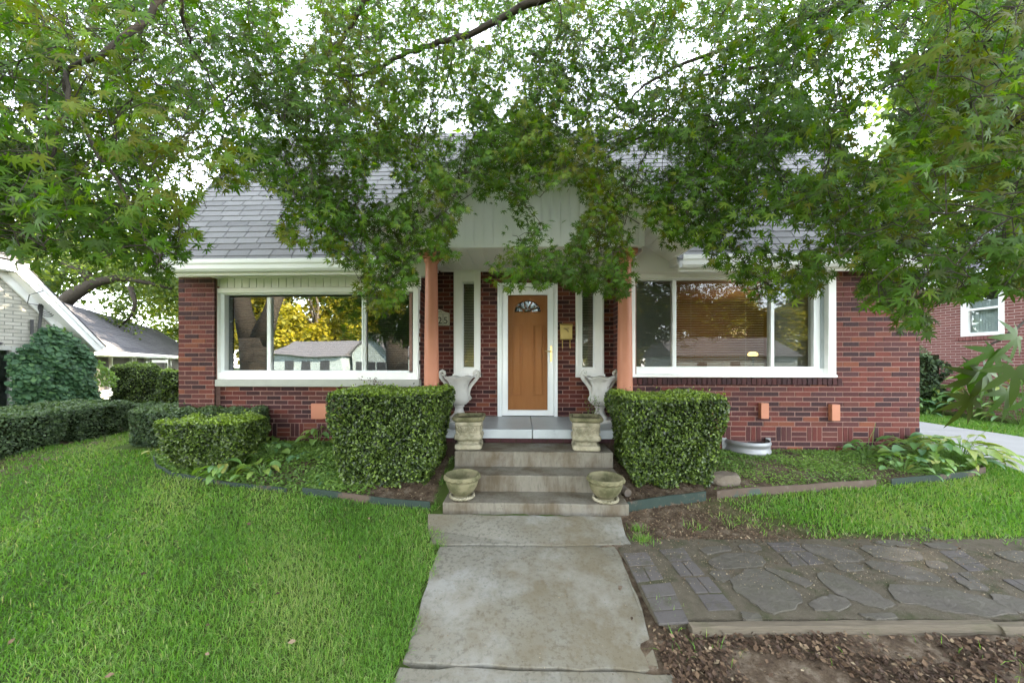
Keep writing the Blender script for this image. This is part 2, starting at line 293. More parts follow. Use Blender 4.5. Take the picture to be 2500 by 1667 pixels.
def copy_tree(o, parent=None, loc=None, rz=None):
    c = o.copy(); COL.objects.link(c); c.parent = parent
    if loc is not None: c.location = loc
    if rz is not None: c.rotation_euler = (0, 0, rz)
    for ch in list(o.children): copy_tree(ch, c)
    return c
def norm(a): return a / np.maximum(np.linalg.norm(a, axis=-1, keepdims=True), 1e-9)
def frames(N, spin):
    """orthonormal frames from normals"""
    N = norm(N); h = np.where(np.abs(N[:, 2:3]) < .95, np.array([[0, 0, 1.]]), np.array([[1., 0, 0]]))
    U = norm(np.cross(h, N)); W = np.cross(N, U); c, s = np.cos(spin)[:, None], np.sin(spin)[:, None]
    return U * c + W * s, -U * s + W * c, N
def stamp(P, N, spin, size, shape, stri):
    """copies of a small flat shape (k,3) at points P with normals N -> V, T"""
    U, W, Nn = frames(N, spin); k = len(shape); n = len(P); sh = np.asarray(shape, float)
    V = P[:, None, :] + size[:, None, None] * (sh[None, :, 0:1] * U[:, None, :] + sh[None, :, 1:2] * W[:, None, :] + sh[None, :, 2:3] * Nn[:, None, :])
    T = (np.asarray(stri)[None] + (np.arange(n) * k)[:, None, None]).reshape(-1, 3)
    return V.reshape(-1, 3), T
DIAMOND = [(0, 0, 0), (.32, .5, .08), (0, 1, 0), (-.32, .5, .08)]; DTRI = [(0, 1, 2), (0, 2, 3)]
def palmate(lobes=7, inner=.27):
    if lobes == 7: A = [-128, -84, -42, 0, 42, 84, 128]; L = [.42, .78, .96, 1.08, .96, .78, .42]
    else: A = [-100, -50, 0, 50, 100]; L = [.6, .9, 1.05, .9, .6]
    pts = [(0, 0, 0)]
    n = len(A)
    def pt(a, r, z=0): a = math.radians(a); return (r * math.sin(a), r * math.cos(a), z - .22 * r * r)
    for i in range(n):
        lo = A[i] - (25 if i == 0 else (A[i] - A[i - 1]) / 2)
        pts.append(pt(lo, inner * (1 if i else .5)))
        pts.append(pt(A[i] - 9, L[i] * .62)); pts.append(pt(A[i], L[i])); pts.append(pt(A[i] + 9, L[i] * .62))
    pts.append(pt(A[-1] + 25, inner * .5))
    T = []
    for i in range(n):
        b = 1 + i * 4
        nx = b + 4
        T += [(0, b + 1, b), (b + 1, b + 3, b + 2), (0, b + 3, b + 1), (0, nx, b + 3)]
    return pts, T
MAPLE, MTRI = palmate(7); 

# ------------------------------------------------------------------ masonry and shingles
def cut(a, b, holes):
    iv = [(a, b)]
    for (h0, h1) in holes:
        nv = []
        for (x, y) in iv:
            if h1 <= x or h0 >= y: nv.append((x, y)); continue
            if h0 > x: nv.append((x, h0))
            if h1 < y: nv.append((h1, y))
        iv = nv
    return iv
def bricks(mb, O, S, N, s0, s1, z0, z1, holes=(), zb=.05, L=.2115, H=.0677, J=.0125, top=None, band=None, mcol=1, th=.14):
    """real bricks on the plane O + s*S + z*Z with outward normal N; holes (s0,s1,z0,z1); top(s) limits the height; mortar slab behind"""
    O, S, N = Vector(O), Vector(S), Vector(N); Z = Vector((0, 0, 1)); r = random.Random(int(abs(s0 * 77 + z0 * 13 + O.y * 5) * 10))
    def put(a, b, c, d):
        if b - a < .018 or d - c < .015: return
        e = r.uniform(-.0025, .0025); t = r.random()
        jj = r.uniform(-.001, .001)
        P = O + S * (a + jj) + Z * c + N * e
        mb.obox(P - N * .03, S * (b - a - jj), N * .03, Z * (d - c + r.uniform(-.001, .001)), t, 0)
    row = 0; z = zb
    while z + H <= z0 + 1e-6: z += H; row += 1
    while z < z1 - .01:
        lo, hi = max(z, z0), min(z + H - J, z1)
        inband = band and band[0] - 1e-4 <= z < band[1] - 1e-3
        off = -(row % 2) * L / 2
        mid = (lo + hi) / 2
        hs_ = [(h[0], h[1]) for h in holes if h[2] < mid < h[3]]
        if inband and abs(z - band[0]) > 1e-3 and not hs_ and False: pass
        if inband:
            k0 = int(math.floor(s0 / (3 * H))) - 1; k1 = int(math.ceil(s1 / (3 * H))) + 1
            for k in range(k0, k1):
                a0 = k * 3 * H
                if k % 2 == 0:
                    for (x, y) in cut(max(a0, s0), min(a0 + 3 * H - J, s1), hs_): put(x, y, lo, hi)
                elif abs(z - band[0]) < 1e-3:
                    for q in range(3):
                        a1 = a0 + q * H; x, y = max(a1, s0), min(a1 + H - J, s1)
                        if y > x and not any(h[0] < y and h[1] > x and h[3] > band[0] and h[2] < band[1] for h in holes): put(x, y, band[0], band[1] - J)
        else:
            k = int(math.floor((s0 - off) / L)) - 1; a = off + k * L
            while a < s1:
                for (x, y) in cut(max(a, s0), min(a + L - J, s1), hs_):
                    if top is None or top((x + y) / 2) >= hi: put(x, y, lo, hi)
                    elif top((x + y) / 2) > lo + .01: put(x, y, lo, top((x + y) / 2))
                a += L
        z += H; row += 1
    # mortar slab
    ss = sorted({s0, s1} | {min(max(v, s0), s1) for h in holes for v in h[:2]}); zz = sorted({z0, z1} | {min(max(v, z0), z1) for h in holes for v in h[2:]})
    if top is None:
        for i in range(len(ss) - 1):
            for j in range(len(zz) - 1):
                cs, cz = (ss[i] + ss[i + 1]) / 2, (zz[j] + zz[j + 1]) / 2
                if ss[i + 1] - ss[i] < 1e-5 or any(h[0] < cs < h[1] and h[2] < cz < h[3] for h in holes): continue
                P = O + S * ss[i] + Z * zz[j] - N * .005
                mb.obox(P - N * th, S * (ss[i + 1] - ss[i]), N * th, Z * (zz[j + 1] - zz[j]), .5, mcol)
    else:
        n = 24; pts = [O + S * s0 + Z * z0, O + S * s1 + Z * z0] + [O + S * (s1 + (s0 - s1) * i / n) + Z * min(z1, top(s1 + (s0 - s1) * i / n)) for i in range(n + 1)]
        mb.prism([p - N * (.005 + th) for p in pts], N * th, .5, mcol)
def shingles(mb, O, U, V, lu, lv, course=.135, tab=.305, inside=None, seed=1, thick=.011):
    """overlapping shingle tabs; U along the eave, V up the slope"""
    O, U, V = Vector(O), Vector(U), Vector(V); Nn = U.cross(V).normalized(); r = random.Random(seed)
    if Nn.z < 0: Nn = -Nn
    rows = int(lv / course) + 1
    for i in range(rows):
        v0 = i * course; v1 = min(v0 + course + .02, lv); a = -tab * r.choice([.1, .35, .6, .85]) 
        t = r.random()
        while a < lu:
            x0, x1 = max(a, 0), min(a + tab - .011, lu)
            if r.random() < .55: t = min(1, max(0, r.gauss(.5, .3)))
            if x1 - x0 > .02 and (inside is None or inside((x0 + x1) / 2, v0 + course / 2)):
                dz = r.uniform(0, .0015); dv = r.uniform(-.003, .003)
                A = O + U * x0 + V * (v0 + dv); e = Nn * (thick + dz); f = Nn * .0012
                vs = [A, A + U * (x1 - x0), A + e, A + U * (x1 - x0) + e, O + U * x0 + V * v1 + f, O + U * x1 + V * v1 + f]
                mb.add(vs, [(0, 1, 3, 2), (2, 3, 5, 4), (0, 2, 4), (1, 5, 3)], t)
            a += tab

# ------------------------------------------------------------------ ground
def grid(xs, ys, fz):
    X, Y = np.meshgrid(xs, ys); Z = fz(X, Y); nx, ny = len(xs), len(ys)
    V = np.stack([X.ravel(), Y.ravel(), Z.ravel()], 1); i = np.arange(ny - 1)[:, None] * nx + np.arange(nx - 1)[None]
    i = i.ravel(); return V, np.concatenate([np.stack([i, i + 1, i + nx + 1], 1), np.stack([i, i + nx + 1, i + nx], 1)])
LBED_PX = [(374, 1118), (380, 1140), (425, 1163), (560, 1186), (700, 1201), (860, 1222), (960, 1235), (1050, 1242)]
RBED_PX = [(1530, 1250), (1640, 1232), (1750, 1217), (1900, 1205), (2100, 1192), (2250, 1180), (2350, 1170), (2405, 1157)]
LB = [G(*p) for p in LBED_PX]; RB = [G(*p) for p in RBED_PX]
LPOLY = np.array([(p.x, p.y) for p in LB] + [(-.93, 3.45), (-.93, 5.1), (-5.2, 5.1), (LB[0].x - .15, LB[0].y + .35)])
RPOLY = np.array([(p.x, p.y) for p in RB] + [(5.4, 4.9), (.95, 4.9), (.95, 3.4)])
def inpoly(x, y, poly):
    x = np.asarray(x); y = np.asarray(y); r = np.zeros(x.shape, bool); n = len(poly)
    for i in range(n):
        (x1, y1), (x2, y2) = poly[i], poly[(i + 1) % n]
        c = ((y1 > y) != (y2 > y)) & (x < (x2 - x1) * (y - y1) / (y2 - y1 + 1e-12) + x1); r ^= c
    return r
xs = np.concatenate([np.linspace(-120, -14, 18), np.arange(-13.5, -9, .5), np.arange(-9, 9, .06), np.arange(9, 14, .5), np.linspace(15, 120, 18)])
ys = np.concatenate([np.linspace(-90, -12, 16), np.arange(-11, .8, .5), np.arange(.8, 6.2, .05), np.arange(6.5, 14, .5), np.linspace(15, 160, 22)])
V, T = grid(xs, ys, gz)
bump = np.random.default_rng(3).normal(0, .004, len(V)); V[:, 2] += bump * ((np.abs(V[:, 0]) < 9) & (V[:, 1] > .8) & (V[:, 1] < 6))
gm = bpy.data.materials.new('ground'); gm.use_nodes = True; nt = gm.node_tree; b = nt.nodes['Principled BSDF']; b.inputs['Roughness'].default_value = .95; b.inputs['Specular IOR Level'].default_value = .15
a = nt.nodes.new('ShaderNodeAttribute'); a.attribute_name = 'dirt'
n1 = noise_n(nt, 6, 8); r1 = ramp(nt, [(.026, .045, .009), (.052, .082, .015), (.038, .041, .015)]); nt.links.new(n1.outputs[0], r1.inputs[0])
n2 = noise_n(nt, 9, 12, .7); r2 = ramp(nt, [(.3, (.034, .022, .015)), (.5, (.09, .064, .041)), (.62, (.165, .13, .094)), (.72, (.08, .09, .026))]); nt.links.new(n2.outputs[0], r2.inputs[0])
nt.links.new(mixc(nt, r1.outputs[0], r2.outputs[0], a.outputs['Fac']), b.inputs['Base Color'])
bn = noise_n(nt, 55, 8, .7); bp = nt.nodes.new('ShaderNodeBump'); bp.inputs['Strength'].default_value = 1; bp.inputs['Distance'].default_value = .02
nt.links.new(bn.outputs[0], bp.inputs['Height']); nt.links.new(bp.outputs[0], b.inputs['Normal']); M['ground'] = gm
ground = tris('ground', V, T, np.zeros(len(T)), 'ground', smooth=True); tag(ground, kind='structure')
LP_, RP_ = inpoly(V[:, 0], V[:, 1], LPOLY), inpoly(V[:, 0], V[:, 1], RPOLY)
hrow = (V[:, 0] < -6.05) & (V[:, 0] > -7.4) & (V[:, 1] > 3.5) & (V[:, 1] < 9)
def lawn_right(x, y):     # how grassy the right front yard is
    return sm((x - 1.6 + .35 * np.sin(y * 5 + x)) / 1.5) * sm((y - 2.98) / .25)
dirt = np.where(LP_ | RP_ | hrow, 1.0, 0.0)
rf = (V[:, 0] > .6) & (V[:, 1] < 4.2) & ~RP_ & (V[:, 1] > -6)
dirt = np.where(rf, 1 - .9 * lawn_right(V[:, 0], V[:, 1]), dirt)
at = ground.data.attributes.new('dirt', 'FLOAT', 'POINT'); at.data.foreach_set('value', dirt.astype(np.float32))

# front walk of three slabs
def slab(name, pts, z, th, mat, kind='structure', bev=.006, parent=None, jit=.012, sub=10):
    P = []; r = random.Random(len(pts) + int(pts[0][0] * 100)); n = len(pts)
    for i in range(n):
        a, b = Vector((*pts[i], 0)), Vector((*pts[(i + 1) % n], 0)); k = max(1, int((b - a).length * sub))
        for j in range(k):
            p = a.lerp(b, j / k); P.append((p.x + r.uniform(-jit, jit), p.y + r.uniform(-jit, jit), (z(p.x, p.y) if callable(z) else z) - th))
    mb = MB(); mb.prism(P, (0, 0, th)); o = mb.build(name, mat, parent, bevel=bev)
    if kind: tag(o, kind=kind)
    return o
def g2(px, py): p = G(px, py); return (p.x, p.y)
zw = lambda x, y: float(gz(0, y)) + .048
slab('front_walk', [g2(1052, 1331), g2(1540, 1331), (.93, 3.33), (-.92, 3.33)], zw, .1, 'walk')
slab('front_walk', [g2(985, 1623), g2(1612, 1637), g2(1590, 1560), g2(1510, 1345), g2(1500, 1336), g2(1072, 1336), g2(1050, 1400), g2(1005, 1540)], zw, .1, 'walk')
slab('front_walk', [(-.74, -1.6), (.66, -1.6), g2(1640, 1643), g2(975, 1629)], zw, .1, 'walk')
dv = MB()
dy = list(np.arange(1.5, 15.5, 2.4)) 
for i in range(len(dy) - 1):
    k = 10; y0_, y1_ = dy[i] + .006, dy[i + 1] - .006; vs = []
    for j in range(k + 1):
        y = y0_ + (y1_ - y0_) * j / k; xa = 5.75 + .1 * max(0, min(1, 4.2 - y)); za, zb3 = float(gz(xa, y)) + .026, float(gz(7.9, y)) + .026; vs += [(xa, y, za), (7.9, y, zb3), (7.9, y, zb3 - .1), (xa, y, za - .1)]
    dv.add(vs, [(j * 4 + q, j * 4 + (q + 1) % 4, j * 4 + 4 + (q + 1) % 4, j * 4 + 4 + q) for j in range(k) for q in range(4)] + [(0, 3, 2, 1), (k * 4, k * 4 + 1, k * 4 + 2, k * 4 + 3)])
tag(dv.build('driveway', 'drive', bevel=.01), kind='structure')
st = MB(); st.box(-100, 100, -17, -8.5, -.75, -.405); tag(st.build('street', nmat('asphalt', [(.04, .04, .04), (.07, .07, .07)], 40, 6, .95, .2, bump=.4, bscale=200)), kind='structure')

# ------------------------------------------------------------------ the brick house
FZ = 1.54 - .871                 # porch floor height
YR, YP, YL, YD = 4.85, 4.97, 5.07, 5.54   # right wall, left pier, left window wall, door wall
XL, XR = -5.07, 5.33; XC = .083  # house ends, porch centre
house = thing('brick_house', 'dark red brick cottage with salmon porch columns and grey shingle roof', 'house', (0, YL, .3))
zb = .66 - 9 * .0677
px2 = PY(523, 700, YP).x; xw0, xw1 = PY(523, 0, YL).x, PY(1023, 0, YL).x
# left pier, low wall below the left window
mb = MB(); bricks(mb, (0, YP, 0), (1, 0, 0), (0, -1, 0), XL, px2, .0, 2.80, zb=zb)
mb.box(XL + .0075, px2 - .0075, YP + .14, YP + .24, 0, 2.8, .5, 1)
mb.build('pier', ['brick', 'mortar'], house)
LWB, LWT = PY(700, 925.6, YL).z, PY(700, 704, YL).z; LSB = PY(700, 943, YL - .03).z
mb = MB(); bricks(mb, (0, YL, 0), (1, 0, 0), (0, -1, 0), px2, xw1, 0, LSB, zb=zb - .03, band=(zb - .03 + 6 * .0677, zb - .03 + 9 * .0677))
mb.build('wall', ['brick', 'mortar'], house)
# right wall with window opening
xr0 = 1.42; rw0, rw1 = 1.56, PY(2037, 0, YR).x; RWT, RWB = PY(1800, 668, YR).z, PY(1800, 921, YR - .04).z
mb = MB(); bricks(mb, (0, YR, 0), (1, 0, 0), (0, -1, 0), xr0, XR, 0, 2.82, holes=[(rw0 - .2, rw1, RWB - .085, 2.9)], zb=zb, band=(zb + 6 * .0677, zb + 9 * .0677))
mb.build('wall', ['brick', 'mortar'], house)
mb = MB(); r = random.Random(5)   # brick sill under the right window
x = 1.44
while x < rw1 + .05:
    mb.box(x, x + .057, YR - .035 + r.uniform(-.002, .002), YR + .1, RWB - .1, RWB - .012 + r.uniform(-.002, .001), r.random() * .3, 0); x += .0665
mb.box(1.44, x - .012, YR - .026, YR + .1, RWB - .095, RWB - .02, .5, 1)
mb.build('brick_sill', ['brick', 'soil'], house, bevel=.003)
# door wall
DX0, DX1 = PY(1217, 0, YD).x, PY(1359, 0, YD).x; DT = PY(1288, 694, YD).z
sl0, sl1 = PY(1109, 0, YD).x, PY(1173.5, 0, YD).x; sr0, sr1 = PY(1405, 0, YD).x, PY(1473, 0, YD).x; SLB = PY(1140, 917, YD).z; SLT = 3.0
mb = MB(); bricks(mb, (0, YD, 0), (1, 0, 0), (0, -1, 0), xw1 - .1, xr0 + .1, FZ - .1, 3.0, holes=[(DX0, DX1, FZ - .2, DT), (sl0, sl1, SLB, 3.1), (sr0, sr1, SLB, 3.1)], zb=FZ - .05)
bricks(mb, (xw1, 0, 0), (0, -1, 0), (1, 0, 0), -YD + .01, -YL, FZ - .3, 3.0, zb=FZ - .05)
bricks(mb, (xr0, 0, 0), (0, 1, 0), (-1, 0, 0), YR + .01, YD - .01, FZ - .3, 3.0, zb=FZ - .05)
mb.build('wall', ['brick', 'mortar'], house)
# side and rear walls
mb = MB(); bricks(mb, (XR, 0, 0), (0, 1, 0), (1, 0, 0), YR + .06, 8.2, 0, 2.85, zb=zb); bricks(mb, (XL, 0, 0), (0, -1, 0), (-1, 0, 0), -8.2, -YP - .06, 0, 2.85, zb=zb)
mb.box(XL, XR, 8.1, 8.25, 0, 2.85, .5, 1); mb.build('wall', ['brick', 'mortar'], house)
# white board panel above the left window
mb = MB(); PT0, PT1 = LWT - .02, 2.82
mb.box(xw0 + .01, xw1, YL - .012, YL + .1, PT0, PT1)
x = xw0 + .12
while x < xw1 - .05:
    mb.box(x, x + .098, YL - .028, YL - .012, PT0 + .03, PT1 - .04); x += .112
mb.box(xw0 + .01, xw1, YL - .05, YL - .0225, PT1 - .045, PT1 - .002); mb.box(xw0 - .01, xw0 + .1, YL - .045, YL - .0125, PT0 + .05, PT1 - .05)
mb.build('board_panel', 'siding', house, bevel=.003)
mb = MB(); mb.box(xr0 - .02, rw1 + .02, YR - .02, YR + .1, RWT + .0, 2.84)   # frieze above right window
mb.box(xr0 - .02, rw1 + .02, YR - .045, YR - .02, RWT + .035, RWT + .075); mb.box(xr0 - .02, rw1 + .02, YR - .06, YR - .0205, 2.75, 2.80)
mb.build('frieze_board', 'siding', house, bevel=.004)

def frame_rect(mb, x0, x1, z0, z1, wl, wr, wt, wb, y0, y1, tint=.5):
    mb.box(x0, x0 + wl, y0, y1, z0, z1, tint); mb.box(x1 - wr, x1, y0, y1, z0, z1, tint)
    mb.box(x0 + wl, x1 - wr, y0, y1, z1 - wt, z1, tint); mb.box(x0 + wl, x1 - wr, y0, y1, z0, z0 + wb, tint)
def blind(parent, x0, x1, z0, z1, y, pitch=.026, tilt=60, mat='blind', gap=None, closed=False):
    mb = MB(); r = random.Random(int(x0 * 100)); z = z0 + .01; a = math.radians(tilt); wv = .022
    while z < z1 - .03:
        dy, dz = math.cos(a) * wv / 2, math.sin(a) * wv / 2; e = r.uniform(-.001, .001)
        mb.obox((x0, y - dy, z - dz + e), (x1 - x0, 0, 0), (0, 2 * dy, 2 * dz), (0, -.0008, .0012)); z += pitch
    mb.box(x0, x1, y - .015, y + .015, z1 - .035, z1)
    for q in (.2, .8):
        xx = x0 + (x1 - x0) * q; mb.box(xx - .0012, xx + .0012, y - .0145, y - .0125, z0, z1 - .035)
    return mb.build('blind', mat, parent)
# ---- left picture window: casing, three sashes
W1 = MB(); zt, zb_ = LWT, LWB
frame_rect(W1, xw0, xw1, zb_, zt, .10, .075, .07, .10, YL - .05, YL + .06)
lw = W1.build('window', 'white', house, bevel=.004)
gx = [PY(p, 0, YL + .06).x for p in (549, 658, 664.5, 888, 893, 1003)]; gt, gb = PY(760, 731, YL + .06).z, PY(760, 908, YL + .06).z
fr = MB(); frame_rect(fr, xw0 + .085, xw1 - .06, zb_ + .085, zt - .055, .07, .045, .035, .045, YL + .0, YL + .09); 
fr.build('sash_frame', 'alum', lw, bevel=.003)
mu = MB(); mu.box(gx[1] - .01, gx[2] + .005, YL + .02, YL + .075, gb - .03, gt + .03); mu.build('mullion', 'alum', lw, bevel=.003)
mu = MB(); mu.box(gx[3] - .012, gx[3] + .012, YL + .02, YL + .075, gb - .03, gt + .03); mu.box(gx[3] + .013, gx[4] + .01, YL + .03, YL + .09, gb - .03, gt + .03); mu.build('mullion', 'alum', lw, bevel=.003)
for a_, b_, dy, gm_ in ((gx[0] - .05, gx[1], .075, 'glass_side'), (gx[2], gx[3], .055, 'glass'), (gx[4], gx[5] + .05, .075, 'glass_side')):
    q = MB(); q.box(a_, b_, YL + dy, YL + dy + .004, gb - .04, gt + .04); q.build('pane', gm_, lw)
q = MB(); q.box(gx[0] - .06, gx[0] - .002, YL + .035, YL + .07, gb - .04, gt + .04); q.build('sash_track', 'screen', lw)
blind(lw, gx[0] - .03, gx[5] + .04, gb - .04, gt + .06, YL + .16, pitch=.028, tilt=48, mat='blind_grey')
q = MB(); q.box(xw0 - .035, xw1 + .03, YL - .09, YL + .02, LSB, LWB - .002); q.build('stone_sill', 'stonesill', house, bevel=.008)
# ---- right picture window
zt, zb_ = RWT, RWB + .0
W2 = MB(); rz0 = PY(1800, 905, YR + .02).z
W2.box(rw1 - .10, rw1, YR - .03, YR + .12, RWB + .035, zt); W2.box(rw0 - .16, rw0 - .02, YR - .03, YR + .12, RWB + .035, zt); W2.box(rw0 - .02, rw1 - .1, YR - .0, YR + .12, zt - .055, zt)
rwin = W2.build('window', 'white', house, bevel=.004)
q = MB(); q.add([(rw0 - .17, YR - .04, RWB), (rw1 + .01, YR - .04, RWB), (rw1 + .01, YR + .12, RWB + .0), (rw0 - .17, YR + .12, RWB + .0), (rw0 - .17, YR - .04, RWB + .03), (rw1 + .01, YR - .04, RWB + .03), (rw1 + .01, YR + .12, RWB + .065), (rw0 - .17, YR + .12, RWB + .065)],
      [(0, 3, 2, 1), (4, 5, 6, 7), (0, 1, 5, 4), (1, 2, 6, 5), (2, 3, 7, 6), (3, 0, 4, 7)]); q.build('window_sill', 'white', rwin, bevel=.004)
hx = [PY(p, 0, YR + .09).x for p in (1544, 1641, 1649, 1876, 1884, 1996)]; ht = RWT - .06; hb = PY(1800, 895, YR + .09).z
fr = MB(); frame_rect(fr, rw0 - .1, rw1 - .1, RWB + .05, zt - .04, .05, .13, .03, hb - RWB - .05, YR + .05, YR + .15); fr.build('sash_frame', 'alum', rwin, bevel=.003)
mu = MB(); mu.box(hx[1] - .002, hx[2] + .004, YR + .07, YR + .13, hb - .02, ht + .03); mu.build('mullion', 'alum', rwin, bevel=.003)
mu = MB(); mu.box(hx[3] + .006, hx[4] + .006, YR + .05, YR + .13, hb - .02, ht + .03); mu.build('mullion', 'alum', rwin, bevel=.003)
q = MB(); q.box(hx[5] - .0, hx[5] + .08, YR + .04, YR + .11, hb - .02, ht + .02); q.build('sash_track', 'screen', rwin)
for a_, b_, dy, gm_ in ((hx[0] - .1, hx[1], .10, 'glass_r'), (hx[2], hx[3], .085, 'glass_r'), (hx[4], hx[5] + .03, .10, 'glass_r')):
    q = MB(); q.box(a_, b_, YR + dy, YR + dy + .004, hb - .03, ht + .04); q.build('pane', gm_, rwin)
blind(rwin, hx[0] - .1, hx[1] + .02, hb, ht + .05, YR + .19, pitch=.022, tilt=72, mat='blind_grey')
blind(rwin, hx[2] - .0, hx[3], hb, ht + .05, YR + .19, pitch=.034, tilt=20)
blind(rwin, hx[4], hx[5] + .06, hb, ht + .05, YR + .19, pitch=.022, tilt=66, mat='blind_grey')
# ---- sidelights
for (a_, b_, g0, g1, nm) in ((sl0, sl1, PY(1129, 0, YD).x, PY(1159, 0, YD).x, 0), (sr0, sr1, PY(1420, 0, YD).x, PY(1451, 0, YD).x, 1)):
    s_ = MB(); zt_ = PY(1140, 690, YD).z; zg = PY(1140, 898, YD).z
    frame_rect(s_, a_, b_, SLB, 2.99, g0 - a_, b_ - g1, 2.99 - zt_, zg - SLB, YD - .05, YD + .08)
    frame_rect(s_, a_ + .02, b_ - .02, SLB + .035, 2.97, .02, .02, .02, .02, YD - .062, YD - .0505)
    s_.box(a_ - .01, b_ + .01, YD - .085, YD - .052, SLB - .02, SLB + .03)
    sd_ = s_.build('sidelight', 'white', house, bevel=.003)
    frame_rect_ = MB(); frame_rect(frame_rect_, g0, g1, zg, zt_, .012, .012, .012, .012, YD + .0, YD + .05); frame_rect_.build('sash_frame', 'alum', sd_)
    q = MB(); q.box(g0, g1, YD + .05, YD + .054, zg, zt_); q.build('pane', 'glass_r', sd_)
    blind(sd_, g0, g1, zg, zt_ + .05, YD + .09, pitch=.026, tilt=50)
# ---- door
dX = [PY(p, 0, YD - .03).x for p in (1226, 1240, 1337, 1352)]; dz = [PY(1288, p, YD - .03).z for p in (1013, 1001, 720, 707)]
fr = MB(); fr.box(DX0, dX[0] - .004, YD - .045, YD + .08, FZ + .002, DT); fr.box(dX[3] + .004, DX1, YD - .045, YD + .08, FZ + .002, DT); fr.box(dX[0] - .004, dX[3] + .004, YD - .045, YD + .08, DT - .05, DT)
fr.box(DX0 - .012, DX0 + .02, YD - .055, YD - .0455, FZ + .002, DT + .01); fr.box(DX1 - .02, DX1 + .012, YD - .055, YD - .0455, FZ + .002, DT + .01); fr.box(DX0 + .02, DX1 - .02, YD - .055, YD - .0455, DT - .022, DT + .01)
fr.build('door_frame', 'alum', house, bevel=.003)
sd2 = MB(); frame_rect(sd2, dX[0], dX[3], FZ + .012, DT - .055, dX[1] - dX[0], dX[3] - dX[2], DT - .055 - dz[2], dz[1] - FZ - .012, YD - .03, YD + .01)
frame_rect(sd2, dX[1] - .012, dX[2] + .012, dz[1] - .012, dz[2] + .012, .008, .008, .008, .008, YD - .037, YD - .0305)
storm = sd2.build('storm_door', 'alum', house, bevel=.003)
q = MB(); q.box(dX[1], dX[2], YD - .014, YD - .010, dz[1], dz[2]); q.build('pane', 'glass_door', storm)
h = MB(); hxx = (dX[2] + dX[3]) / 2 + .005; hz = PY(1345, 858, YD - .03).z
h.box(hxx - .017, hxx + .017, YD - .041, YD - .0302, hz - .16, hz + .09); h.box(hxx - .013, hxx + .013, YD - .047, YD - .0412, hz - .15, hz - .06)
h.tube([(hxx, YD - .041, hz), (hxx, YD - .075, hz), (hxx - .03, YD - .08, hz), (hxx - .10, YD - .072, hz + .006)], [.011, .010, .009, .006], 8)
h.build('handle', 'brass', storm, bevel=.002)
idr = MB(); yi = YD + .05; ix0, ix1 = dX[0] - .01, dX[3] + .01; iz1 = DT - .06
gc = ((dX[1] + dX[2]) / 2, PY(1288, 763, yi).z); gr = .225
# slab with a half-round opening
N_ = 28; arc = [(gc[0] + gr * math.cos(math.pi * i / N_), gc[1] + .9 * gr * math.sin(math.pi * i / N_)) for i in range(N_ + 1)]
idr.box(ix0, ix1, yi, yi + .045, FZ + .01, gc[1])
topv = [(ix1, gc[1])] + [(ix1 + (ix0 - ix1) * i / N_, iz1) for i in range(N_ + 1)] + [(ix0, gc[1])]
for i in range(N_):
    a_, b_ = arc[i], arc[i + 1]; c_, d_ = (ix1 + (ix0 - ix1) * i / N_, iz1), (ix1 + (ix0 - ix1) * (i + 1) / N_, iz1)
    if i == 0: idr.prism([(ix1, yi, gc[1]), (a_[0], yi, a_[1]), (b_[0], yi, b_[1]), (d_[0], yi, iz1), (ix1, yi, iz1)], (0, .045, 0))
    elif i == N_ - 1: idr.prism([(ix0, yi, gc[1]), (ix0, yi, iz1), (c_[0], yi, iz1), (a_[0], yi, a_[1]), (b_[0], yi, b_[1])], (0, .045, 0))
    else: idr.prism([(a_[0], yi, a_[1]), (b_[0], yi, b_[1]), (d_[0], yi, iz1), (c_[0], yi, iz1)], (0, .045, 0))
for (a_, b_) in ((1247.5, 1275), (1300.5, 1328)):      # two tall raised panels
    x0, x1 = PY(a_, 0, yi).x, PY(b_, 0, yi).x; z1 = PY(1288, 793, yi).z; z0 = PY(1288, 967, yi).z
    frame_rect(idr, x0, x1, z0, z1, .016, .016, .016, .016, yi - .019, yi - .0002); frame_rect(idr, x0 + .016, x1 - .016, z0 + .016, z1 - .016, .008, .008, .008, .008, yi - .004, yi - .0002)
    idr.box(x0 + .04, x1 - .04, yi - .016, yi - .0002, z0 + .04, z1 - .04)
inner = idr.build('inner_door', 'door', house, bevel=.004)
fl = MB(); fl.tube([(p[0], yi - .006, p[1]) for p in arc], .014, 6); fl.tube([(gc[0] - gr, yi - .006, gc[1]), (gc[0] + gr, yi - .006, gc[1])], .012, 6)
for k in range(1, 5):
    q_ = math.pi * k / 5; fl.tube([(gc[0] + .07 * math.cos(q_), yi, gc[1] + .06 * math.sin(q_)), (gc[0] + gr * math.cos(q_), yi, gc[1] + .9 * gr * math.sin(q_))], .006, 5)
fl.tube([(gc[0] + .07 * math.cos(math.pi * k / 8), yi, gc[1] + .06 * math.sin(math.pi * k / 8)) for k in range(9)], .006, 5)
fl.build('fanlight_trim', 'door', inner)
q = MB(); q.prism([(p[0], yi + .02, p[1]) for p in arc], (0, .004, 0)); q.build('fanlight_pane', 'glass_r', inner)
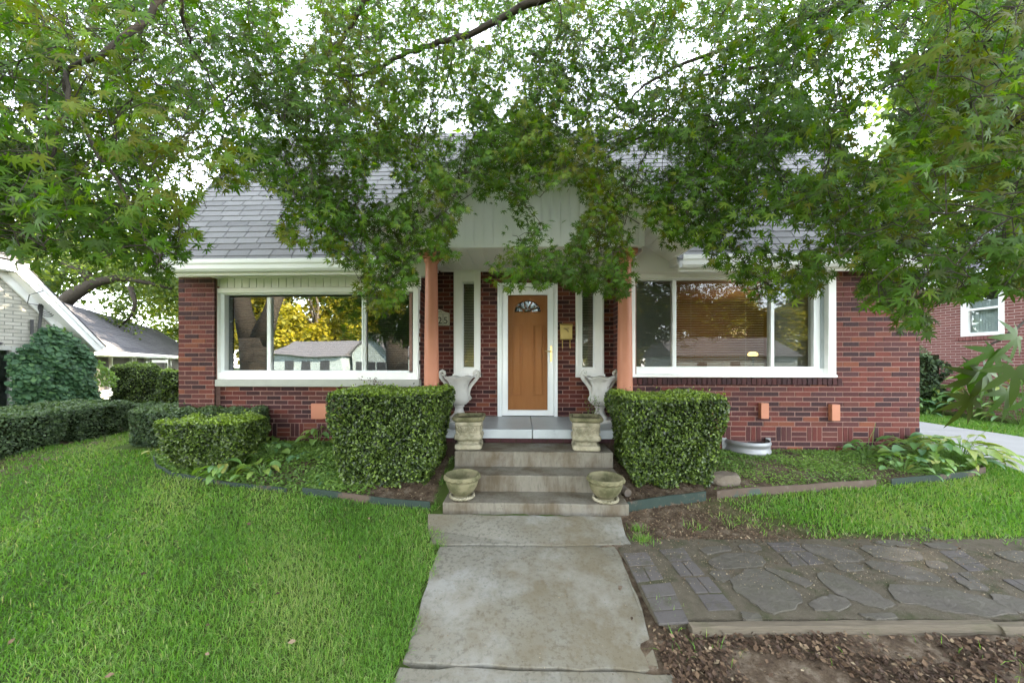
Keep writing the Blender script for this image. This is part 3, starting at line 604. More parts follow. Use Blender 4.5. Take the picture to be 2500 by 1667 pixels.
# ---- columns
for cx_ in (PY(1053.5, 0, 4.56).x, PY(1525.5, 0, 4.56).x):
    c = MB(); H0, H1 = FZ - .18, 2.97
    prof = [(.125, 0), (.125, .04), (.115, .06), (.10, .09)] + [(.10 - .022 * (i / 12) ** 1.6, .1 + (H1 - H0 - .25) * i / 12) for i in range(13)] + [(.085, H1 - H0 - .14), (.098, H1 - H0 - .12), (.098, H1 - H0 - .1), (.10, H1 - H0 - .06)]
    c.lathe(prof, 28, (cx_, 4.56, H0)); co = c.build('column', 'salmon', house, smooth=True)
    k = MB(); k.prism([(cx_ - .105, 4.455, H1 - .09), (cx_ + .105, 4.455, H1 - .09), (cx_ + .105, 4.665, H1 - .09), (cx_ - .105, 4.665, H1 - .09)], (0, 0, .03))
    k.prism([(cx_ - .13, 4.43, H1 - .06), (cx_ + .13, 4.43, H1 - .06), (cx_ + .13, 4.69, H1 - .06), (cx_ - .13, 4.69, H1 - .06)], (0, 0, .06)); k.build('capital', 'salmon', co, bevel=.01)
# ---- porch ceiling, gable
bx0, bx1, YB = -1.33, 1.50, 4.37; GE, GA, GF = 3.05, .64, 3.82; gx0, gx1 = XC - 1.91, XC + 1.91
zroof = lambda x, off=0: GE + GA * (1.91 - abs(x - XC)) - off
mb = MB(); y = YB
x = bx0
while x < bx1 - .02:
    mb.box(x, min(x + .195, bx1), YB + .012, YD - .01, 2.985, 3.0); x += .203
mb.box(bx0, bx1, YB + .012, YD - .01, 3.001, 3.02)
mb.box(bx0 + .02, bx1 - .02, YD - .045, YD - .012, 2.965, 2.984); mb.build('porch_ceiling', 'siding', house)
gb_ = MB(); x = bx0
gb_.prism([(bx0, YB, 2.975), (bx1, YB, 2.975), (bx1, YB, zroof(bx1, .16)), (XC, YB, zroof(XC, .16)), (bx0, YB, zroof(bx0, .16))], (0, .08, 0))
while x < bx1 - .03:
    x2 = min(x + .118, bx1 - .0); zz = min(zroof(x, .17), zroof(x2, .17)); gb_.box(x + .0, x2 - .014, YB - .014, YB, 2.985, zz); x += .12
gb_.box(bx0 - .005, bx1 + .005, YB - .024, YB + .0, 2.965, 2.984)
gb_.box(bx1 - .06, bx1 + .006, YB - .02, YB - .0122, 2.985, 3.3); gb_.box(bx0 - .006, bx0 + .06, YB - .02, YB - .0122, 2.985, 3.3)
gb_.build('gable_panel', 'siding', house, bevel=.002)
gb_ = MB()  # gable cheeks down to the wall behind the panel corners
for sx in (-1, 1):
    xi, xo = (bx0, gx0) if sx < 0 else (bx1, gx1)
    k = 5
    for i in range(k):  # sloping soffit planks running front to back
        a_, b_ = xi + (xo - xi) * i / k, xi + (xo - xi) * (i + 1) / k; b2 = b_ - (xo - xi) * .012
        gb_.prism([(a_, GF + .03, zroof(a_, .15)), (b2, GF + .03, zroof(b2, .15)), (b2, GF + .03, zroof(b2, .135)), (a_, GF + .03, zroof(a_, .135))], (0, 1.4, 0))
for sx in (-1, 1):      # soffit planks under the front overhang
    for i in range(9):
        a_, b_ = XC + sx * 1.42 * i / 9, XC + sx * 1.42 * (i + 1) / 9 - sx * .008
        gb_.prism([(a_, GF + .03, zroof(a_, .15)), (b_, GF + .03, zroof(b_, .15)), (b_, GF + .03, zroof(b_, .135)), (a_, GF + .03, zroof(a_, .135))], (0, YB - GF - .03, 0))
gb_.prism([(bx1, YB + .08, 2.93), (bx1 + .02, YB + .08, 2.93), (bx1 + .02, YB + .08, zroof(bx1, .16)), (bx1, YB + .08, zroof(bx1, .16))], (0, 1.0, 0))
gb_.prism([(bx0 - .02, YB + .08, 2.93), (bx0, YB + .08, 2.93), (bx0, YB + .08, zroof(bx0, .16)), (bx0 - .02, YB + .08, zroof(bx0, .16))], (0, 1.0, 0))
gb_.prism([(bx1 + .021, YR - .035, 2.803), (gx1 + .05, YR - .035, 2.803), (gx1 + .06, YR - .035, 2.93), (bx1 + .021, YR - .035, zroof(bx1, .151))], (0, .1, 0))
gb_.prism([(bx0 - .02, YL - .02, 2.78), (gx0 - .05, YL - .02, 2.78), (gx0 - .06, YL - .02, 2.93), (bx0 - .02, YL - .02, zroof(bx0, .151))], (0, .1, 0))
for ex_, yw_ in ((gx1 + .004, YR), (gx0 - .014, YL)):
    gb_.prism([(ex_, 4.57, 2.80), (ex_, yw_ + .05, 2.80), (ex_, yw_ + .05, 2.877 + 1.54 * (yw_ + .05 - 4.55) - .04), (ex_, 4.57, 2.877 - .012)], (.010, 0, 0))
gb_.build('soffit', 'siding', house)
gb_ = MB(); t_ = .13
for sx in (-1, 1):
    e = gx0 if sx < 0 else gx1
    gb_.prism([(XC, GF, zroof(XC, .0)), (e, GF, zroof(e, .0)), (e, GF, zroof(e, .17)), (XC, GF, zroof(XC, .17))], (0, .028, 0))
    gb_.prism([(XC, GF - .018, zroof(XC, -.005)), (e, GF - .018, zroof(e, -.005)), (e, GF - .018, zroof(e, .045)), (XC, GF - .018, zroof(XC, .045))], (0, .0175, 0))
    gb_.box(e - .014, e + .014, GF + .03, 4.62, zroof(e, .165), zroof(e, .01))
gb_.build('rake_board', 'white', house, bevel=.003)
# ---- main roof
YE, ZE, RS, YRG = 4.55, 2.877, 1.54, 6.43; sl_ = math.hypot(1, RS); Vv = Vector((0, 1 / sl_, RS / sl_)); LV = (YRG - YE) * sl_
X0, X1 = XL - .06, XR + .05
zmain = lambda y: ZE + RS * (y - YE)
rf_ = MB(); shingles(rf_, (X0, YE - .02, ZE - .0308 + .012), (1, 0, 0), Vv, X1 - X0, LV, .128, .305, inside=lambda u, v: not (gx0 + .0 < X0 + u < gx1 - .0 and zmain(YE + v / sl_) < zroof(X0 + u) - .03), seed=4)
shingles(rf_, (X1, 2 * YRG - YE, ZE), (-1, 0, 0), (0, -1 / sl_, RS / sl_), X1 - X0, LV, .128, .305, seed=5)
yv = lambda z: YE + (z - ZE) / RS
rf_.prism([(x_, y_, zmain(y_) - .032) for x_, y_ in ((X0 + .01, YE), (gx0, YE), (gx0, yv(zroof(gx0))), (XC, yv(zroof(XC))), (gx1, yv(zroof(gx1))), (gx1, YE), (X1 - .01, YE), (X1 - .01, YRG), (X0 + .01, YRG))], (0, 0, .03))
rf_.prism([(X0 + .01, 2 * YRG - YE, ZE - .03), (X0 + .01, YRG, ZE + RS * (YRG - YE) - .03), (X0 + .01, YRG, ZE + RS * (YRG - YE) - .002), (X0 + .01, 2 * YRG - YE, ZE - .002)], (X1 - X0 - .02, 0, 0))
rz_ = zmain(YRG); x = X0
while x < X1:   # ridge caps
    rf_.prism([(x, YRG - .1, rz_ - .15), (x, YRG, rz_ + .012), (x, YRG + .1, rz_ - .15)], (.24, 0, 0), random.random()); x += .2
roof = rf_.build('roof', 'shingle', house)
# porch roof
pr = MB()
for sx in (-1, 1):
    sg = math.hypot(1, GA); Vg = Vector((-sx / sg, 0, GA / sg)); Og = Vector((gx1 + .03, GF - .03, GE - .02)) if sx > 0 else Vector((gx0 - .03, GF - .03, GE - .02))
    ins = lambda u, v: zmain(GF + u) < GE + v * GA / sg + .12
    shingles(pr, Og, (0, 1, 0), Vg, 2.0, 1.94 * sg, .128, .305, inside=ins, seed=8 + sx)
    e = gx1 if sx > 0 else gx0
    yb1, yb2 = YE + (GE - ZE) / RS, YE + (zroof(XC) - ZE) / RS
    pr.add([(e, GF, GE - .004), (e, yb1 + .1, GE - .004), (XC, yb2 + .1, zroof(XC) - .004), (XC, GF, zroof(XC) - .004), (e, GF, GE - .03), (e, yb1 + .1, GE - .03), (XC, yb2 + .1, zroof(XC) - .03), (XC, GF, zroof(XC) - .03)],
           [(0, 1, 2, 3), (7, 6, 5, 4), (0, 3, 7, 4), (0, 4, 5, 1), (1, 5, 6, 2), (2, 6, 7, 3)])
pr.build('porch_roof', 'shingle', house)
# gable end triangles, eave soffit, gutters, rake boards of the main roof
for X_ in (XL, XR - .14):
    mb = MB(); mb.prism([(X_, YE + .3, 2.8), (X_, 2 * YRG - YE - .3, 2.8), (X_, YRG, zmain(YRG) - .12)], (.14, 0, 0), .5, 0); mb.build('gable_end', 'siding', house)
mb = MB()
for (a_, b_, yw) in ((X0 + .02, gx0 - .02, YL), (gx1 + .02, X1 - .02, YR)):
    if a_ > 0: mb.build('eave_soffit', 'siding', house); mb = MB()
    mb.box(a_, b_, YE + .02, yw + .1, 2.80, 2.815)
mb.build('eave_soffit', 'siding', house); mb = MB(); mb.box(px2 - .02, px2 + .08, YP - .02, YL, 2.76, 2.799); mb.box(XL - .02, px2 - .021, YP - .02, YP + .1, 2.77, 2.799); mb.build('pier_trim', 'siding', house)
for (a_, b_) in ((X0 - .02, gx0 - .01), (gx1 + .03, X1 + .02)):
    g_ = MB(); zt_, zb2 = 2.885, 2.735
    prof = [(YE + .03, zt_), (YE + .03, zb2), (YE - .05, zb2), (YE - .075, zb2 + .03), (YE - .08, zb2 + .08), (YE - .095, zb2 + .1), (YE - .1, zt_ - .012), (YE - .1, zt_), (YE - .092, zt_), (YE - .088, zb2 + .105), (YE - .07, zb2 + .04), (YE - .045, zb2 + .01), (YE + .022, zb2 + .01), (YE + .022, zt_)]
    g_.prism([(a_, p[0], p[1]) for p in prof], (b_ - a_, 0, 0)); g_.box(a_, b_, YE + .031, YE + .055, 2.70, 2.87); g_.build('gutter', 'white', house)
for X_ in (X0 - .02, X1):
    mb = MB(); mb.prism([(X_, YE, ZE + .01), (X_, YRG, zmain(YRG) + .01), (X_, 2 * YRG - YE, ZE + .01), (X_, 2 * YRG - YE, ZE - .16), (X_, YRG, zmain(YRG) - .17), (X_, YE, ZE - .16)], (.02, 0, 0)); mb.build('rake_board', 'white', house)
# ---- salmon vent covers on the walls
def vent(x0, x1, z0, z1, y, d):
    v = MB(); v.box(x0, x1, y - d, y + .02, z0, z1); return v.build('vent_cover', 'salmon', house, bevel=.004)
p, q_ = PY(1858, 984, YR - .05), PY(1877, 1022, YR - .05); vent(p.x, q_.x, q_.z, p.z, YR, .055)
p, q_ = PY(2030, 987, YR - .05), PY(2050, 1027, YR - .05); vent(p.x, q_.x, q_.z, p.z, YR, .06)
p, q_ = PY(759, 985, YL - .03), PY(800, 1023, YL - .03); v_ = vent(p.x, q_.x, q_.z, p.z, YL, .03)
# ---- rooms behind the windows
def room(name, x0, x1, y0, y1, z0, z1, mat):
    r_ = MB(); t = .02
    r_.box(x0, x1, y1, y1 + t, z0, z1); r_.box(x0 - t, x0, y0, y1 + t, z0, z1); r_.box(x1, x1 + t, y0, y1 + t, z0, z1); r_.box(x0, x1, y0, y1, z0 - t, z0); r_.box(x0, x1, y0, y1, z1, z1 + t); return r_.build(name, mat, house)
room('room', xw0 + .02, xw1 - .03, YL + .16, YL + 2.4, FZ, 2.78, 'grey_wall')
room('room', xr0 + .17, XR - .2, YR + .16, YR + 2.6, FZ, 2.75, 'brown_room')
room('hallway', sl0 - .05, sr1 + .05, YD + .11, YD + 1.6, FZ, 3.0, 'dark')

# ------------------------------------------------------------------ porch slab and steps
steps = thing('porch_steps', 'four rise concrete steps and porch slab leading to the orange door', 'steps', (0, 3.42, 0))
def rough_box(x0, x1, y0, y1, z0, z1, nx=24, j=.004, seed=1, batter=.0):
    """box with slightly wavy worn edges"""
    r = random.Random(seed); mb = MB(); P = []
    for i in range(nx + 1):
        x = x0 + (x1 - x0) * i / nx; jy, jz = r.uniform(-j, j), r.uniform(-j * .6, j * .6)
        P.append(((x, y0 + jy + batter * 0, z1 + jz), (x, y0 + jy * .5 - batter, z0), (x, y1, z1)))
    vs = [p for q in P for p in q] + [(x0, y1, z0), (x1, y1, z0)]; fs = []; n = len(vs)
    for i in range(nx):
        a, b = i * 3, i * 3 + 3; fs += [(a + 1, b + 1, b, a), (a, b, b + 2, a + 2)]
    fs += [(n - 2, 1, 0, 2), (n - 1, nx * 3 + 2, nx * 3, nx * 3 + 1)]
    mb.add(vs, fs); return mb
cxs = .12
for i, (zt, dep, wd, y1) in enumerate(((.145, 3.42, 1.83, 4.2), (.315, 3.735, 1.84, 4.2), (.487, 4.055, 1.845, 4.5))):
    xc = .12
    rough_box(xc - wd / 2, xc + wd / 2, dep, y1, -.12 if i == 0 else (.1, .1, .28)[i], zt, seed=i + 3).build('step', 'concrete_step', steps, bevel=.012)
b_ = MB(); r = random.Random(2); x = -1.3
while x < 1.52:
    b_.box(x, x + .19, 4.478, 4.6, .497, .556, r.random() * .2); x += .203
b_.box(-1.4, 1.6, 4.492, 4.62, -.1, .555, .5, 1); b_.build('brick_course', ['brick', 'soil'], steps)
for (a, b2, sd_) in ((-1.42, .118, 11), (.124, 1.62, 12)):
    rough_box(a, b2, 4.455, 5.52, .556, FZ, nx=14, j=.002, seed=sd_).build('porch_slab', 'concrete_blue', steps, bevel=.012)

# ------------------------------------------------------------------ stone urns
def make_urn(label):
    t = thing('stone_urn', label, 'urn', (0, 0, 0), 'pale scroll handled urns on the porch')
    ft = MB(); ft.lathe([(.15, 0), (.155, .01), (.155, .04), (.14, .05)], 4 * 8, sq=8); ft.lathe([(.125, .05), (.12, .07), (.085, .11), (.062, .16), (.058, .2), (.075, .215), (.075, .23), (.06, .235)], 28)
    ft.build('foot', 'urn', t, smooth=True, bevel=0)
    n = 54; prof = [(.05, .232), (.10, .245), (.135, .28), (.15, .32), (.148, .36), (.132, .41), (.125, .46), (.132, .52), (.155, .57), (.19, .615), (.215, .635), (.222, .648), (.20, .65), (.17, .61), (.13, .55), (.12, .5)]
    vs = []; 
    for i, (r_, z) in enumerate(prof):
        for j in range(n):
            q = 2 * math.pi * j / n; f = 1 + (.035 * (abs(math.sin(q * 9)) - .5) if 1 < i < 10 else 0); z2 = z + (.012 * math.cos(q * 6) if i >= 9 and i <= 12 else 0)
            vs.append((r_ * f * math.cos(q), r_ * f * math.sin(q), z2))
    fs = [(i * n + j, i * n + (j + 1) % n, (i + 1) * n + (j + 1) % n, (i + 1) * n + j) for i in range(len(prof) - 1) for j in range(n)] + [[(len(prof) - 1) * n + j for j in range(n)]]
    bw = MB(); bw.add(vs, fs); bw.build('bowl', 'urn', t, smooth=True)
    for s in (-1, 1):
        pts, rad = [], []
        for i in range(15):
            u = i / 14; ang = math.pi * (1.5 + 2.2 * u); r_ = .012 + .034 * (1 - u)
        P = [(.137, .33), (.158, .315), (.17, .335), (.155, .355), (.138, .39), (.14, .44), (.155, .49), (.19, .545), (.235, .595), (.268, .635), (.285, .68), (.275, .715), (.245, .73), (.22, .715), (.213, .685), (.23, .665), (.25, .675), (.248, .69)]
        R_ = [.012, .016, .017, .017, .02, .024, .027, .028, .027, .027, .026, .025, .024, .022, .019, .016, .013, .010]
        h = MB(); h.tube([(s * x, 0, z) for x, z in P], R_, 8); h.build('handle', 'urn', t, smooth=True)
    return t
u1 = make_urn('pale scroll handled stone urn left of the orange door'); u1.location = PZ(1123, 1026, FZ + .002)
u1.location = (-.93, 5.06, FZ + .001)
u2 = copy_tree(u1, None, (1.10, 5.02, FZ + .001), rz=.25); u2['label'] = 'pale scroll handled stone urn right of the door with dry vine on it'
# dry vine climbing on the right urn
vm = MB(); r = random.Random(21)
for k in range(7):
    x, y, z = 1.0 + r.uniform(-.08, .05), 4.84 + r.uniform(-.02, .04), FZ + .03; pts = []
    for i in range(9):
        pts.append((x, y, z)); x += r.uniform(-.035, .03); y += r.uniform(-.012, .012); z += r.uniform(.02, .055)
    vm.tube(pts, .0028, 4)
vine = thing('dry_vine', 'thin brown vine leaning on the right stone urn', 'vine', (1.0, 4.84, FZ)); vm.build('stem', 'bark_pale', vine)
P = np.array([[1.0 + r.uniform(-.14, .06), 4.84 + r.uniform(-.04, .04), FZ + r.uniform(.05, .4)] for i in range(170)])
V, T = stamp(P, RNG.normal(size=P.shape), RNG.uniform(0, 6.3, len(P)), RNG.uniform(.012, .026, len(P)), DIAMOND, DTRI); tris('foliage', V, T, np.repeat(RNG.uniform(.2, .9, len(P)), 2), 'cover_leaf', vine)

# ------------------------------------------------------------------ square cast planters with pebble band
def make_planter(label):
    t = thing('square_planter', label, 'planter', (0, 0, 0), 'square cast stone planters on the top step')
    n = 48; b = MB()
    b.lathe([(.150, 0), (.162, .01), (.165, .03), (.162, .055), (.135, .07), (.125, .09), (.135, .105), (.165, .12), (.172, .14), (.165, .17), (.150, .185), (.152, .20), (.150, .205), (.150, .275), (.160, .285), (.163, .30), (.160, .33)], n, sq=9); b.build('body', 'cast', t)
    rm = MB(); rm.lathe([(.160, .33), (.180, .34), (.192, .352), (.195, .375), (.188, .39), (.166, .392), (.158, .385), (.15, .345), (.12, .34)], n, sq=9); rm.build('rim', 'cast_moss', t)
    so_ = MB(); so_.lathe([(.14, .30), (.155, .352)], n, sq=9); so_.build('potting_soil', 'soil', t)
    pb = MB(); r = random.Random(9)     # pebble relief band
    for side in range(4):
        a = side * math.pi / 2; ca, sa = math.cos(a), math.sin(a)
        for i in range(9):
            for j in range(3):
                if r.random() < .08: continue
                x = -.135 + .03 * i + r.uniform(-.006, .006) + (.012 if j % 2 else 0); z = .217 + .023 * j + r.uniform(-.004, .004); rr = r.uniform(.010, .0155); e = r.uniform(.7, 1.2)
                if abs(x) > .142: continue
                m_, k_ = 6, 3; vs = []
                for q in range(k_ + 1):
                    th = q / k_ * math.pi / 2
                    for w_ in range(m_): 
                        f = 2 * math.pi * w_ / m_; lx, lz, ly = x + rr * e * math.cos(f) * math.cos(th), z + rr / e * math.sin(f) * math.cos(th), -.150 - .009 * math.sin(th)
                        vs.append((lx * ca - ly * sa, lx * sa + ly * ca, lz))
                pb.add(vs, [(q * m_ + w_, q * m_ + (w_ + 1) % m_, (q + 1) * m_ + (w_ + 1) % m_, (q + 1) * m_ + w_) for q in range(k_) for w_ in range(m_)], .5)
    pb.build('pebble_band', 'cast', t, smooth=True)
    return t
p1 = make_planter('square cast stone planter at the left end of the top step'); p1.location = (-.66, 4.27, .489); p1.rotation_euler = (0, 0, .05)
p2 = copy_tree(p1, None, (.76, 4.25, .489), rz=-.09); p2['label'] = 'square cast stone planter at the right end of the top step'

# ------------------------------------------------------------------ round bowls with rope feet
def make_bowl(label):
    t = thing('bowl_planter', label, 'planter', (0, 0, 0), 'mossy round bowls on the bottom step')
    b = MB(); b.lathe([(.06, .035), (.085, .04), (.12, .065), (.148, .11), (.162, .15), (.167, .175), (.164, .18), (.172, .185), (.180, .20), (.184, .222), (.178, .236), (.168, .24), (.160, .232), (.155, .19), (.14, .14), (.11, .09), (.02, .08)], 48); b.build('bowl', 'cast_moss', t, smooth=True)
    f = MB(); f.lathe([(.112, 0), (.116, .012), (.095, .022), (.07, .03), (.07, .045)], 36); f.build('foot', 'cast_moss', t, smooth=True)
    rp = MB(); n = 90
    for s in (0, math.pi):
        rp.tube([((.117 + .0075 * math.cos(i * 12 * 2 * math.pi / n + s)) * math.cos(2 * math.pi * i / n), (.117 + .0075 * math.cos(i * 12 * 2 * math.pi / n + s)) * math.sin(2 * math.pi * i / n), .019 + .0075 * math.sin(i * 12 * 2 * math.pi / n + s)) for i in range(n + 1)], .0105, 6, cap=False)
    rp.build('rope_ring', 'cast', t, smooth=True)
    rr = MB(); n = 120
    rr.tube([((.181 + .004 * math.cos(i * 20 * 2 * math.pi / n)) * math.cos(2 * math.pi * i / n), (.181 + .004 * math.cos(i * 20 * 2 * math.pi / n)) * math.sin(2 * math.pi * i / n), .209 + .004 * math.sin(i * 20 * 2 * math.pi / n)) for i in range(n + 1)], .009, 6, cap=False)
    rr.build('rim_garland', 'cast_moss', t, smooth=True)
    so_ = MB(); so_.lathe([(.02, .12), (.139, .122), (.13, .135), (.01, .137)], 36); so_.build('potting_soil', 'soil', t)
    return t
b1 = make_bowl('mossy round stone bowl on the left end of the bottom step'); b1.location = (-.625, 3.565, .147)
b2_ = copy_tree(b1, None, (.83, 3.53, .147), rz=1.0); b2_['label'] = 'mossy round stone bowl on the right end of the bottom step'

# ------------------------------------------------------------------ mailbox, house number
mbx = thing('mailbox', 'small yellow wall mailbox right of the orange door', 'mailbox', (0, YD, 1.8))
p, q_ = PY(1368, 793, YD - .08), PY(1397.5, 829, YD - .08)
m1 = MB(); m1.prism([(p.x, YD - .012, q_.z), (p.x, YD - .085, q_.z + .01), (p.x, YD - .085, p.z - .02), (p.x, YD - .012, p.z + .02)], (q_.x - p.x, 0, 0)); m1.build('box', 'yellow', mbx, bevel=.004)
m1 = MB(); m1.prism([(p.x - .006, YD - .010, p.z + .028), (p.x - .006, YD - .10, p.z - .008), (p.x - .006, YD - .10, p.z - .026), (p.x - .006, YD - .092, p.z - .026), (p.x - .006, YD - .090, p.z - .012), (p.x - .006, YD - .010, p.z + .02)], (q_.x - p.x + .012, 0, 0)); m1.build('lid', 'yellow', mbx, bevel=.002)
m1 = MB(); xm = (p.x + q_.x) / 2
m1.box(xm - .045, xm + .045, YD - .09, YD - .0855, p.z - .065, p.z - .05); m1.tube([(xm - .03, YD - .092, p.z - .06), (xm, YD - .094, p.z - .072), (xm + .02, YD - .094, p.z - .09), (xm + .03, YD - .092, p.z - .11)], .008, 6); m1.build('emblem', nmat('dark_brass', [(.2, .13, .04), (.3, .2, .07)], 30, 4, .5, .5), mbx)
for xx in (p.x + .035, q_.x - .035):
    h = MB(); h.tube([(xx, YD - .06, q_.z), (xx, YD - .06, q_.z - .11), (xx, YD - .075, q_.z - .13), (xx, YD - .095, q_.z - .125), (xx, YD - .10, q_.z - .105)], .0065, 7); h.build('paper_hook', 'yellow', mbx, smooth=True)
plq = thing('house_number_plaque', 'cream tile plaque with house number behind the left salmon column', 'house number', (0, YD, 1.9))
p, q_ = PY(1038, 765, YD - .03), PY(1097, 794, YD - .03); x0, x1, z0, z1 = p.x, q_.x, q_.z, p.z; xm = (x0 + x1) / 2
outl = [(x0, z0), (x1, z0), (x1, z1), (x1 - .02, z1 + .012), (x1 - .06, z1 + .018), (xm + .07, z1 + .05), (xm + .03, z1 + .062), (xm, z1 + .066), (xm - .03, z1 + .062), (xm - .07, z1 + .05), (x0 + .06, z1 + .018), (x0 + .02, z1 + .012), (x0, z1)]
m1 = MB(); m1.prism([(x, YD - .025, z) for x, z in outl], (0, .024, 0)); plm = nmat('cream_tile', [(.56, .54, .44), (.7, .68, .58)], 6, 5, .4, .5); m1.build('plate', plm, plq, bevel=.004)
m1 = MB()
for i in range(4):
    a, b = x0 + .01 + (x1 - x0 - .02) * i / 4, x0 + .01 + (x1 - x0 - .02) * (i + 1) / 4; frame_rect(m1, a + .004, b - .004, z0 + .012, z1 - .008, .003, .003, .003, .003, YD - .0275, YD - .0253)
m1.tube([(xm + .02, YD - .027, z1 + .02), (xm + .05, YD - .027, z1 + .032), (xm + .075, YD - .027, z1 + .02)], .004, 5); m1.tube([(xm - .02, YD - .027, z1 + .02), (xm + .0, YD - .027, z1 + .04), (xm + .02, YD - .027, z1 + .02)], .004, 5); m1.build('moulding', 'black', plq)
cu = bpy.data.curves.new('digits', 'FONT'); cu.body = '25'; cu.size = .15; cu.extrude = .002; cu.align_x = 'CENTER'; cu.space_character = 1.25
to = bpy.data.objects.new('tmp', cu); COL.objects.link(to); dg = bpy.context.evaluated_depsgraph_get(); me = bpy.data.meshes.new_from_object(to.evaluated_get(dg)); bpy.data.objects.remove(to)
me.transform(Matrix.Translation((x1 - .105, YD - .028, z0 + .028)) @ Matrix.Rotation(math.pi / 2, 4, 'X')); me.materials.clear(); me.materials.append(M['black']); link('number', me, plq)

# ------------------------------------------------------------------ window well, rock, log, light
ww = thing('window_well', 'half round corrugated steel window well against the right wall', 'window well', (3.2, YR, .3))
m1 = MB(); n = 30; c0 = 3.12; a0 = PY(1772, 0, YR).x; a1 = PY(1868, 0, YR).x; cxw = (a0 + a1) / 2 - .0; rx = (a1 - a0) / 2 + .01
prof = []
for i in range(25):
    z = .22 + .27 * i / 24; prof.append((z, .010 * math.sin(i / 24 * 2 * math.pi * 2.6)))
vs = []; 
for (z, o_) in prof:
    for j in range(n + 1):
        q = math.pi + math.pi * j / n; vs.append((cxw + (rx + o_) * math.cos(q), YR - .012 + (.27 + o_) * math.sin(q), z))
fs = [(i * (n + 1) + j, i * (n + 1) + j + 1, (i + 1) * (n + 1) + j + 1, (i + 1) * (n + 1) + j) for i in range(len(prof) - 1) for j in range(n)]
m1.add(vs, fs); wo_ = m1.build('corrugated_ring', 'steel', ww, smooth=True); so2 = wo_.modifiers.new('t', 'SOLIDIFY'); so2.thickness = .004
m1 = MB(); m1.box(cxw - rx - .05, cxw - rx + .012, YR - .02, YR - .008, .22, .50); m1.build('flange', 'steel', ww); m1 = MB(); m1.box(cxw + rx - .012, cxw + rx + .05, YR - .02, YR - .008, .22, .50); m1.build('flange', 'steel', ww)
m1 = MB(); m1.lathe([(.30, .2), (.28, .44), (.1, .455)], 20, (cxw, YR - .13, 0)); 
def blob_rock(name, label, loc, sx, sy, sz, mat, seed, cat='rock', flat=.0, rz=0):
    r = random.Random(seed); import bmesh
    bm = bmesh.new(); bmesh.ops.create_icosphere(bm, subdivisions=3, radius=1)
    for v in bm.verts:
        d = v.co.normalized(); k = 1 + .22 * mnoise.noise(d * 1.3 + Vector((seed, 0, 0))) + .08 * mnoise.noise(d * 4 + Vector((0, seed, 0)))
        v.co = Vector((max(-.8, min(.8, d.x * k)) * sx, max(-.75, min(.75, d.y * k)) * sy, max(-.6, min(.62 + .08 * d.x, d.z * k)) * sz))
    me = bpy.data.meshes.new(name); bm.to_mesh(me); bm.free(); me.materials.append(M[mat]); o = bpy.data.objects.new(name, me); COL.objects.link(o); o.location = loc; o.rotation_euler = (0, 0, rz)
    return tag(o, label, cat)
g = G(1772, 1182); blob_rock('rock', 'flat topped brown rock in the bed beside the right big hedge', (g.x, g.y + .05, g.z + .045), .19, .12, .10, 'rock', 4)
g = G(1508, 1208); lg = thing('log', 'short grey log end beside the right mossy bowl', 'log', (g.x, g.y, g.z)); m1 = MB()
m1.tube([(g.x + .09, g.y - .06, g.z + .045), (g.x + .04, g.y + .1, g.z + .05), (g.x - .0, g.y + .3, g.z + .06)], [.042, .05, .05], 12); m1.build('wood', 'bark_pale', lg)
g = G(2263, 1297); ld = thing('puck_light', 'small round black light sunk in the right lawn', 'light', (g.x, g.y, g.z)); m1 = MB(); m1.lathe([(.035, -.01), (.04, .02), (.036, .028), (.028, .028), (.026, .02)], 20, (g.x, g.y, g.z)); m1.build('housing', 'black', ld)
m1 = MB(); m1.lathe([(.02, .019), (.026, .021), (.02, .026)], 16, (g.x, g.y, g.z)); m1.build('lens', 'glass_r', ld)

# ------------------------------------------------------------------ garden edging and timbers
def strip(name, label, pts, mat, h=.095, th=.012, group=None, lift=.0):
    o = thing(name, label, 'edging', (pts[0].x, pts[0].y, pts[0].z), group); vs = []; k = len(pts)
    for i, p in enumerate(pts):
        d = (pts[min(i + 1, k - 1)] - pts[max(i - 1, 0)]); n_ = Vector((-d.y, d.x, 0)).normalized() * th / 2
        for s_, z in ((-1, -.06), (1, -.06), (1, h), (-1, h)): vs.append((p.x + s_ * n_.x, p.y + s_ * n_.y, p.z + z + lift))
    fs = [(i * 4 + j, i * 4 + (j + 1) % 4, i * 4 + 4 + (j + 1) % 4, i * 4 + 4 + j) for i in range(k - 1) for j in range(4)] + [(3, 2, 1, 0), (k * 4 - 4, k * 4 - 3, k * 4 - 2, k * 4 - 1)]
    mb = MB(); mb.add(vs, fs); mb.build('board', mat, o); return o
def dens(pts, n=4):
    out = []
    for i in range(len(pts) - 1):
        for j in range(n):
            p = pts[i].lerp(pts[i + 1], j / n); p.z = float(gz(p.x, p.y)); out.append(p)
    out.append(pts[-1]); return out
LBd = dens(LB); RBd = dens(RB)
strip('garden_edging', 'curved green edging board round the left bed under the small hedge', [Vector((LB[0].x - .02, LB[0].y + .3, LB[0].z))] + LBd[:17], 'edge_green', .045, .01, 'painted garden edging boards')
strip('garden_edging', 'green edging board from the big left hedge to the steps', LBd[17:], 'edge_green', .075, .012, 'painted garden edging boards')
strip('garden_edging', 'green and brown edging board nearest the right side of the steps', RBd[:8], 'edge_green', .10, .012, 'painted garden edging boards')
strip('garden_edging', 'brown peeling edging board in the middle of the right bed', RBd[8:18], 'edge_brown', .085, .012, 'painted garden edging boards')
strip('garden_edging', 'curved green edging board under the hostas at the driveway', RBd[18:] + [RB[-1] + Vector((.08, .12, 0))], 'edge_green', .085, .01, 'painted garden edging boards')
